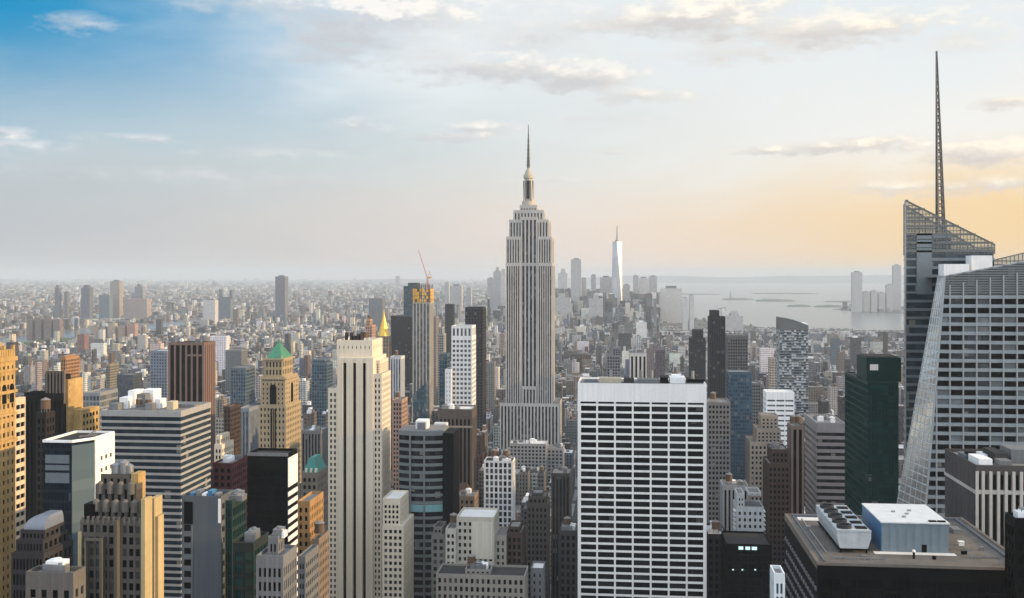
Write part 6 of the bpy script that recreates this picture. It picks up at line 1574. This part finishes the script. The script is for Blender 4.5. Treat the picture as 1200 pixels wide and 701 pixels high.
def sizeword(hs, p):
    w, h = hs[1] - hs[0], hs[4]
    a = 'tall' if h > 75 else 'mid-rise' if h > 36 else 'low'
    b_ = 'wide' if w > 30 else 'slim' if w < 14 else ''
    return a, b_
BASE = {}; INFO = {}
for n, i in enumerate(own):
    hs = HOUSES[i]; rr = random.Random(i)
    a0, a1, r0, r1, h = hs[:5]; tint = jit(tuple(v * (1.08 if r0 > 2300 else 1) for v in hs[5][1]), rr); near = r0 < 1250  # farther tints lightened: haze put into the wall colour
    name = 'house_block' if h < 30 else 'office_block'
    root = thing('city_building', None, 'building', ((a0 + a1) / 2, (r0 + r1) / 2, 0), 'ordinary buildings of the city blocks')
    feat = None
    if near:
        W, G, RF = MB(), MB(), MB()
        key = 'lot_' + hs[5][0].replace(' ', '_')
        dk = .24 if r0 < 700 else .36 if r0 < 860 else .55 if r0 < 1050 else .8  # nearer lots painted darker: shade of the street gaps in their colour
        wm = stone(key + ('_gap_shade' if r0 < 900 else ''), tuple(v * dk for v in hs[5][1]))
        bay = rr.choice((2.8, 3.2, 3.8)); pier = rr.choice((.35, .45, .55)); span = rr.choice((.35, .45, .5)); nf = max(2, round(h / 3.8)) if rr.random() < .85 else 0
        step = h > 42 and rr.random() < .5
        hb = h * .78 if step else h
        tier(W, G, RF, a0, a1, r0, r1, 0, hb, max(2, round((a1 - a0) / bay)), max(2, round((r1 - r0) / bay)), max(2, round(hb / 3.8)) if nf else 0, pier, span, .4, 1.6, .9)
        zt = hb; b = (a0, a1, r0, r1)
        if step:
            i0 = (a1 - a0) * .15; b = (a0 + i0, a1 - i0, r0 + 4, r1 - 2)
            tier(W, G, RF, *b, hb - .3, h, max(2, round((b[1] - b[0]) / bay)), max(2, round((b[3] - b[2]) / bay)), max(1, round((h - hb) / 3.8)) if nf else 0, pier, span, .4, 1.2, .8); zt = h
            feat = 'stepped top'
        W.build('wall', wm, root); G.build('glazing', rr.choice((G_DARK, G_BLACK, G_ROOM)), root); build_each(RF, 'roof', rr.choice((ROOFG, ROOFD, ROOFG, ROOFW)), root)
    else:
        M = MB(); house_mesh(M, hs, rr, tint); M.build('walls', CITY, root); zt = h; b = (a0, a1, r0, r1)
    if hs[6] < .45 and h > 18:
        w = (b[1] - b[0]) * rr.uniform(.25, .5); d = (b[3] - b[2]) * rr.uniform(.3, .5); x = rr.uniform(b[0] + 1, b[1] - w - 1); y = rr.uniform(b[2] + 2, b[3] - d - .5)
        col = rr.choice((('white', WHITEP), ('grey', GREYC), ('brick', TAN)))
        bulkhead(root, x, x + w, y, y + d, zt - .1, rr.uniform(3.5, 7), col[1]); feat = feat or col[0] + ' rooftop hut'
    if hs[7] < .42 and r0 < 2000:
        water_tank(root, rr.uniform(b[0] + 3, max(b[0] + 3.1, b[1] - 3)), rr.uniform(b[2] + 3, b[3] - 3), zt - .1, 1.9, 3.6); feat = 'water tank' if not feat else feat + ' and tank'
    if near: hvac(root, b[0] + 1, b[1] - 1, b[2] + 1, b[3] - 1, zt - .05, rr.randint(1, 4), rr)
    # what it stands beside in the picture
    p = hs[8]; cx, cy = (p[0] + p[1]) / 2, p[2]
    best = None
    for ref, q0, q1, qt, qv, qD in REFS:
        if qt - 60 > cy: continue
        dx = 0 if q0 < cx < q1 else min(abs(cx - q0), abs(cx - q1)); dy = max(0, cy - qv, qt - cy)
        s = dx + dy * .7
        if best is None or s < best[0]: best = (s, ref, q0, q1, qD, qv)
    s, ref, q0, q1, qD, qv = best
    how = ('behind' if r0 > qD else 'in front of') if q0 - 3 < cx < q1 + 3 else ('just left of' if q0 - cx < 45 else 'well left of') if cx < q0 else ('just right of' if cx - q1 < 45 else 'well right of')
    a, b_ = sizeword(hs, p)
    INFO[n] = (root, ' '.join(w for w in (a, b_, hs[5][0]) if w), feat, how + ' ' + ref, cx, r0)
# labels: each must point at one building only, so those that read alike are told apart by their order in the picture
byl = {}
for n, v in list(INFO.items()):
    if v[2] and len((v[1] + ' building with ' + v[2] + ', leftmost rightmost ' + v[3]).split()) > 15: INFO[n] = (v[0], v[1], v[2] if len((v[1] + v[2] + v[3]).split()) < 10 else None, *v[3:])
for n, (root, look, feat, rel, cx, r0) in INFO.items():
    byl.setdefault((look + ' building' + (' with ' + feat if feat else ''), rel), []).append(n)
ORD = ['first', 'second', 'third', 'fourth', 'fifth', 'sixth', 'seventh', 'eighth', 'ninth', 'tenth']
for (look, rel), ns in byl.items():
    if len(ns) == 1: INFO[ns[0]][0]['label'] = look + ', ' + rel; continue
    ns.sort(key=lambda n: INFO[n][4])
    for k, n in enumerate(ns):
        w = 'leftmost' if k == 0 else 'rightmost' if k == len(ns) - 1 else ORD[k] + ' from left'
        INFO[n][0]['label'] = (w + ' ' + look if k in (0, len(ns) - 1) else look + ', ' + w) + ', ' + rel
# all the smaller ones, past counting
M = MB(); rr = random.Random(5)
for i in others:
    hs = HOUSES[i]; t = jit(tuple(v * (1.1 if hs[2] > 2300 else 1) for v in hs[5][1]), rr); a0, a1, r0, r1, h = hs[:5]  # far houses get a paler tint, haze painted in
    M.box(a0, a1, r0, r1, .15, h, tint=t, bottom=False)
    if hs[6] < .5:
        w = (a1 - a0) * rr.uniform(.25, .5); d = (r1 - r0) * rr.uniform(.25, .5); x = rr.uniform(a0 + .5, a1 - w - .5); y = rr.uniform(r0 + .5, r1 - d - .5)
        M.box(x, x + w, y, y + d, h, h + rr.uniform(3, 6), tint=jit(rr.choice(PAL)[1], rr), bottom=False)
    if hs[7] < .25 and r0 < 3500: M.cyl(rr.uniform(a0 + 3, a1 - 3), rr.uniform(r0 + 3, r1 - 3), h + 1.5, h + 6, 2, 1.9, 8, tint=(.13, .09, .06))
# the boroughs beyond the river: low houses to the horizon, thinning with distance into larger blocks
for k in range(82000):
    D = 3000 * (23000 / 3000) ** rr.random() if k < 44000 else 9000 * (27000 / 9000) ** rr.random()
    px = rr.uniform(-160, 1360)
    x = GX(px, D)
    if not (in_poly(x, D, BRK) or in_poly(x, D, NJ)): continue
    if k >= 60000: D = 15000 * (42000 / 15000) ** rr.random(); x = GX(px, D)
    if not (in_poly(x, D, BRK) or in_poly(x, D, NJ)): continue
    s = (D / 4500) ** .55
    if k >= 60000: s *= 1.5
    w, d = rr.uniform(8, 26) * s, rr.uniform(9, 24) * s
    h = 9 * math.exp(rr.gauss(.25, .5)) * (1 + .3 * s)
    if rr.random() < .03: h = rr.uniform(25, 60) if D < 12000 else rr.uniform(20, 45)
    if in_poly(x, D, NJ) and D > 8800: h *= .5
    lim = limit_height(x, x + w, D, D + d, h) if D < 7500 else h
    if lim < 5: continue
    M.box(x, x + w, D, D + d, 0, min(h, lim), tint=jit(pick(rr)[1], rr), bottom=False)
o = M.build('distant_city_buildings', CITY); tag(o, 'mass of small city houses reaching to the horizon', 'buildings', kind='stuff')
# treetops in the parks and along the streets of the far quarters
TREE = land_mat('treetops', (.025, .05, .02), (.06, .10, .04), .15)
def blob(M, x, y, z, r, rr):
    a = [(r * rr.uniform(.7, 1.2) * cos(2*pi*k/7), r * rr.uniform(.7, 1.2) * sin(2*pi*k/7)) for k in range(7)]
    i = len(M.v)
    for f, zz in ((.75, 0), (1.0, .45), (.6, .9)):
        M.v += [(x + u * f * rr.uniform(.85, 1.15), y + v * f * rr.uniform(.85, 1.15), z + r * 1.2 * zz * rr.uniform(.9, 1.15)) for u, v in a]
    M.v.append((x, y, z + r * 1.25))
    for L in range(2):
        for k in range(7): j = (k + 1) % 7; M.f.append((i + L*7 + k, i + L*7 + j, i + L*7 + 7 + j, i + L*7 + 7 + k)); M.mi.append(0); M.tint.append(None)
    for k in range(7): M.f.append((i + 14 + k, i + 14 + (k + 1) % 7, i + 21)); M.mi.append(0); M.tint.append(None)
T = MB()
for k in range(3600):
    if k < 900:
        c = ((60, 250, 3900), (150, 120, 4300), (190, 90, 3400), (25, 60, 4400), (110, 60, 3350))[k % 5]
        px = rr.gauss(c[0], 26); D = c[2] * rr.uniform(.97, 1.03)
    else: D = 2400 * (8500 / 2400) ** rr.random(); px = rr.uniform(-30, 900)
    x = GX(px, D)
    if not (in_poly(x, D, BRK) or in_poly(x, D, MAN)): continue
    r = rr.uniform(4, 8) * (1 if D < 4000 else (D / 4000) ** .5)
    blob(T, x, D, rr.uniform(1, 7), r, rr)
tag(T.build('distant_trees', TREE, smooth=False), 'dark green treetops among the far houses', 'trees', kind='stuff')

# ================================================================== the air
def haze():
    m = bpy.data.materials.new('haze'); m.use_nodes = True; t = m.node_tree; t.nodes.clear(); q = NT(t)
    v = q.n('ShaderNodeVolumePrincipled'); v.inputs['Color'].default_value = (.585, .665, .75, 1); v.inputs['Density'].default_value = 0.47e-4; v.inputs['Anisotropy'].default_value = 0.0
    o = q.n('ShaderNodeOutputMaterial'); q.link(v.outputs[0], o.inputs['Volume'])
    b = MB(); b.box(-50000, 50000, -4000, 50000, -6.0, 460.0); ob = b.build('haze', m); ob['kind'] = 'stuff'
    ob.display_type = 'WIRE'
haze()
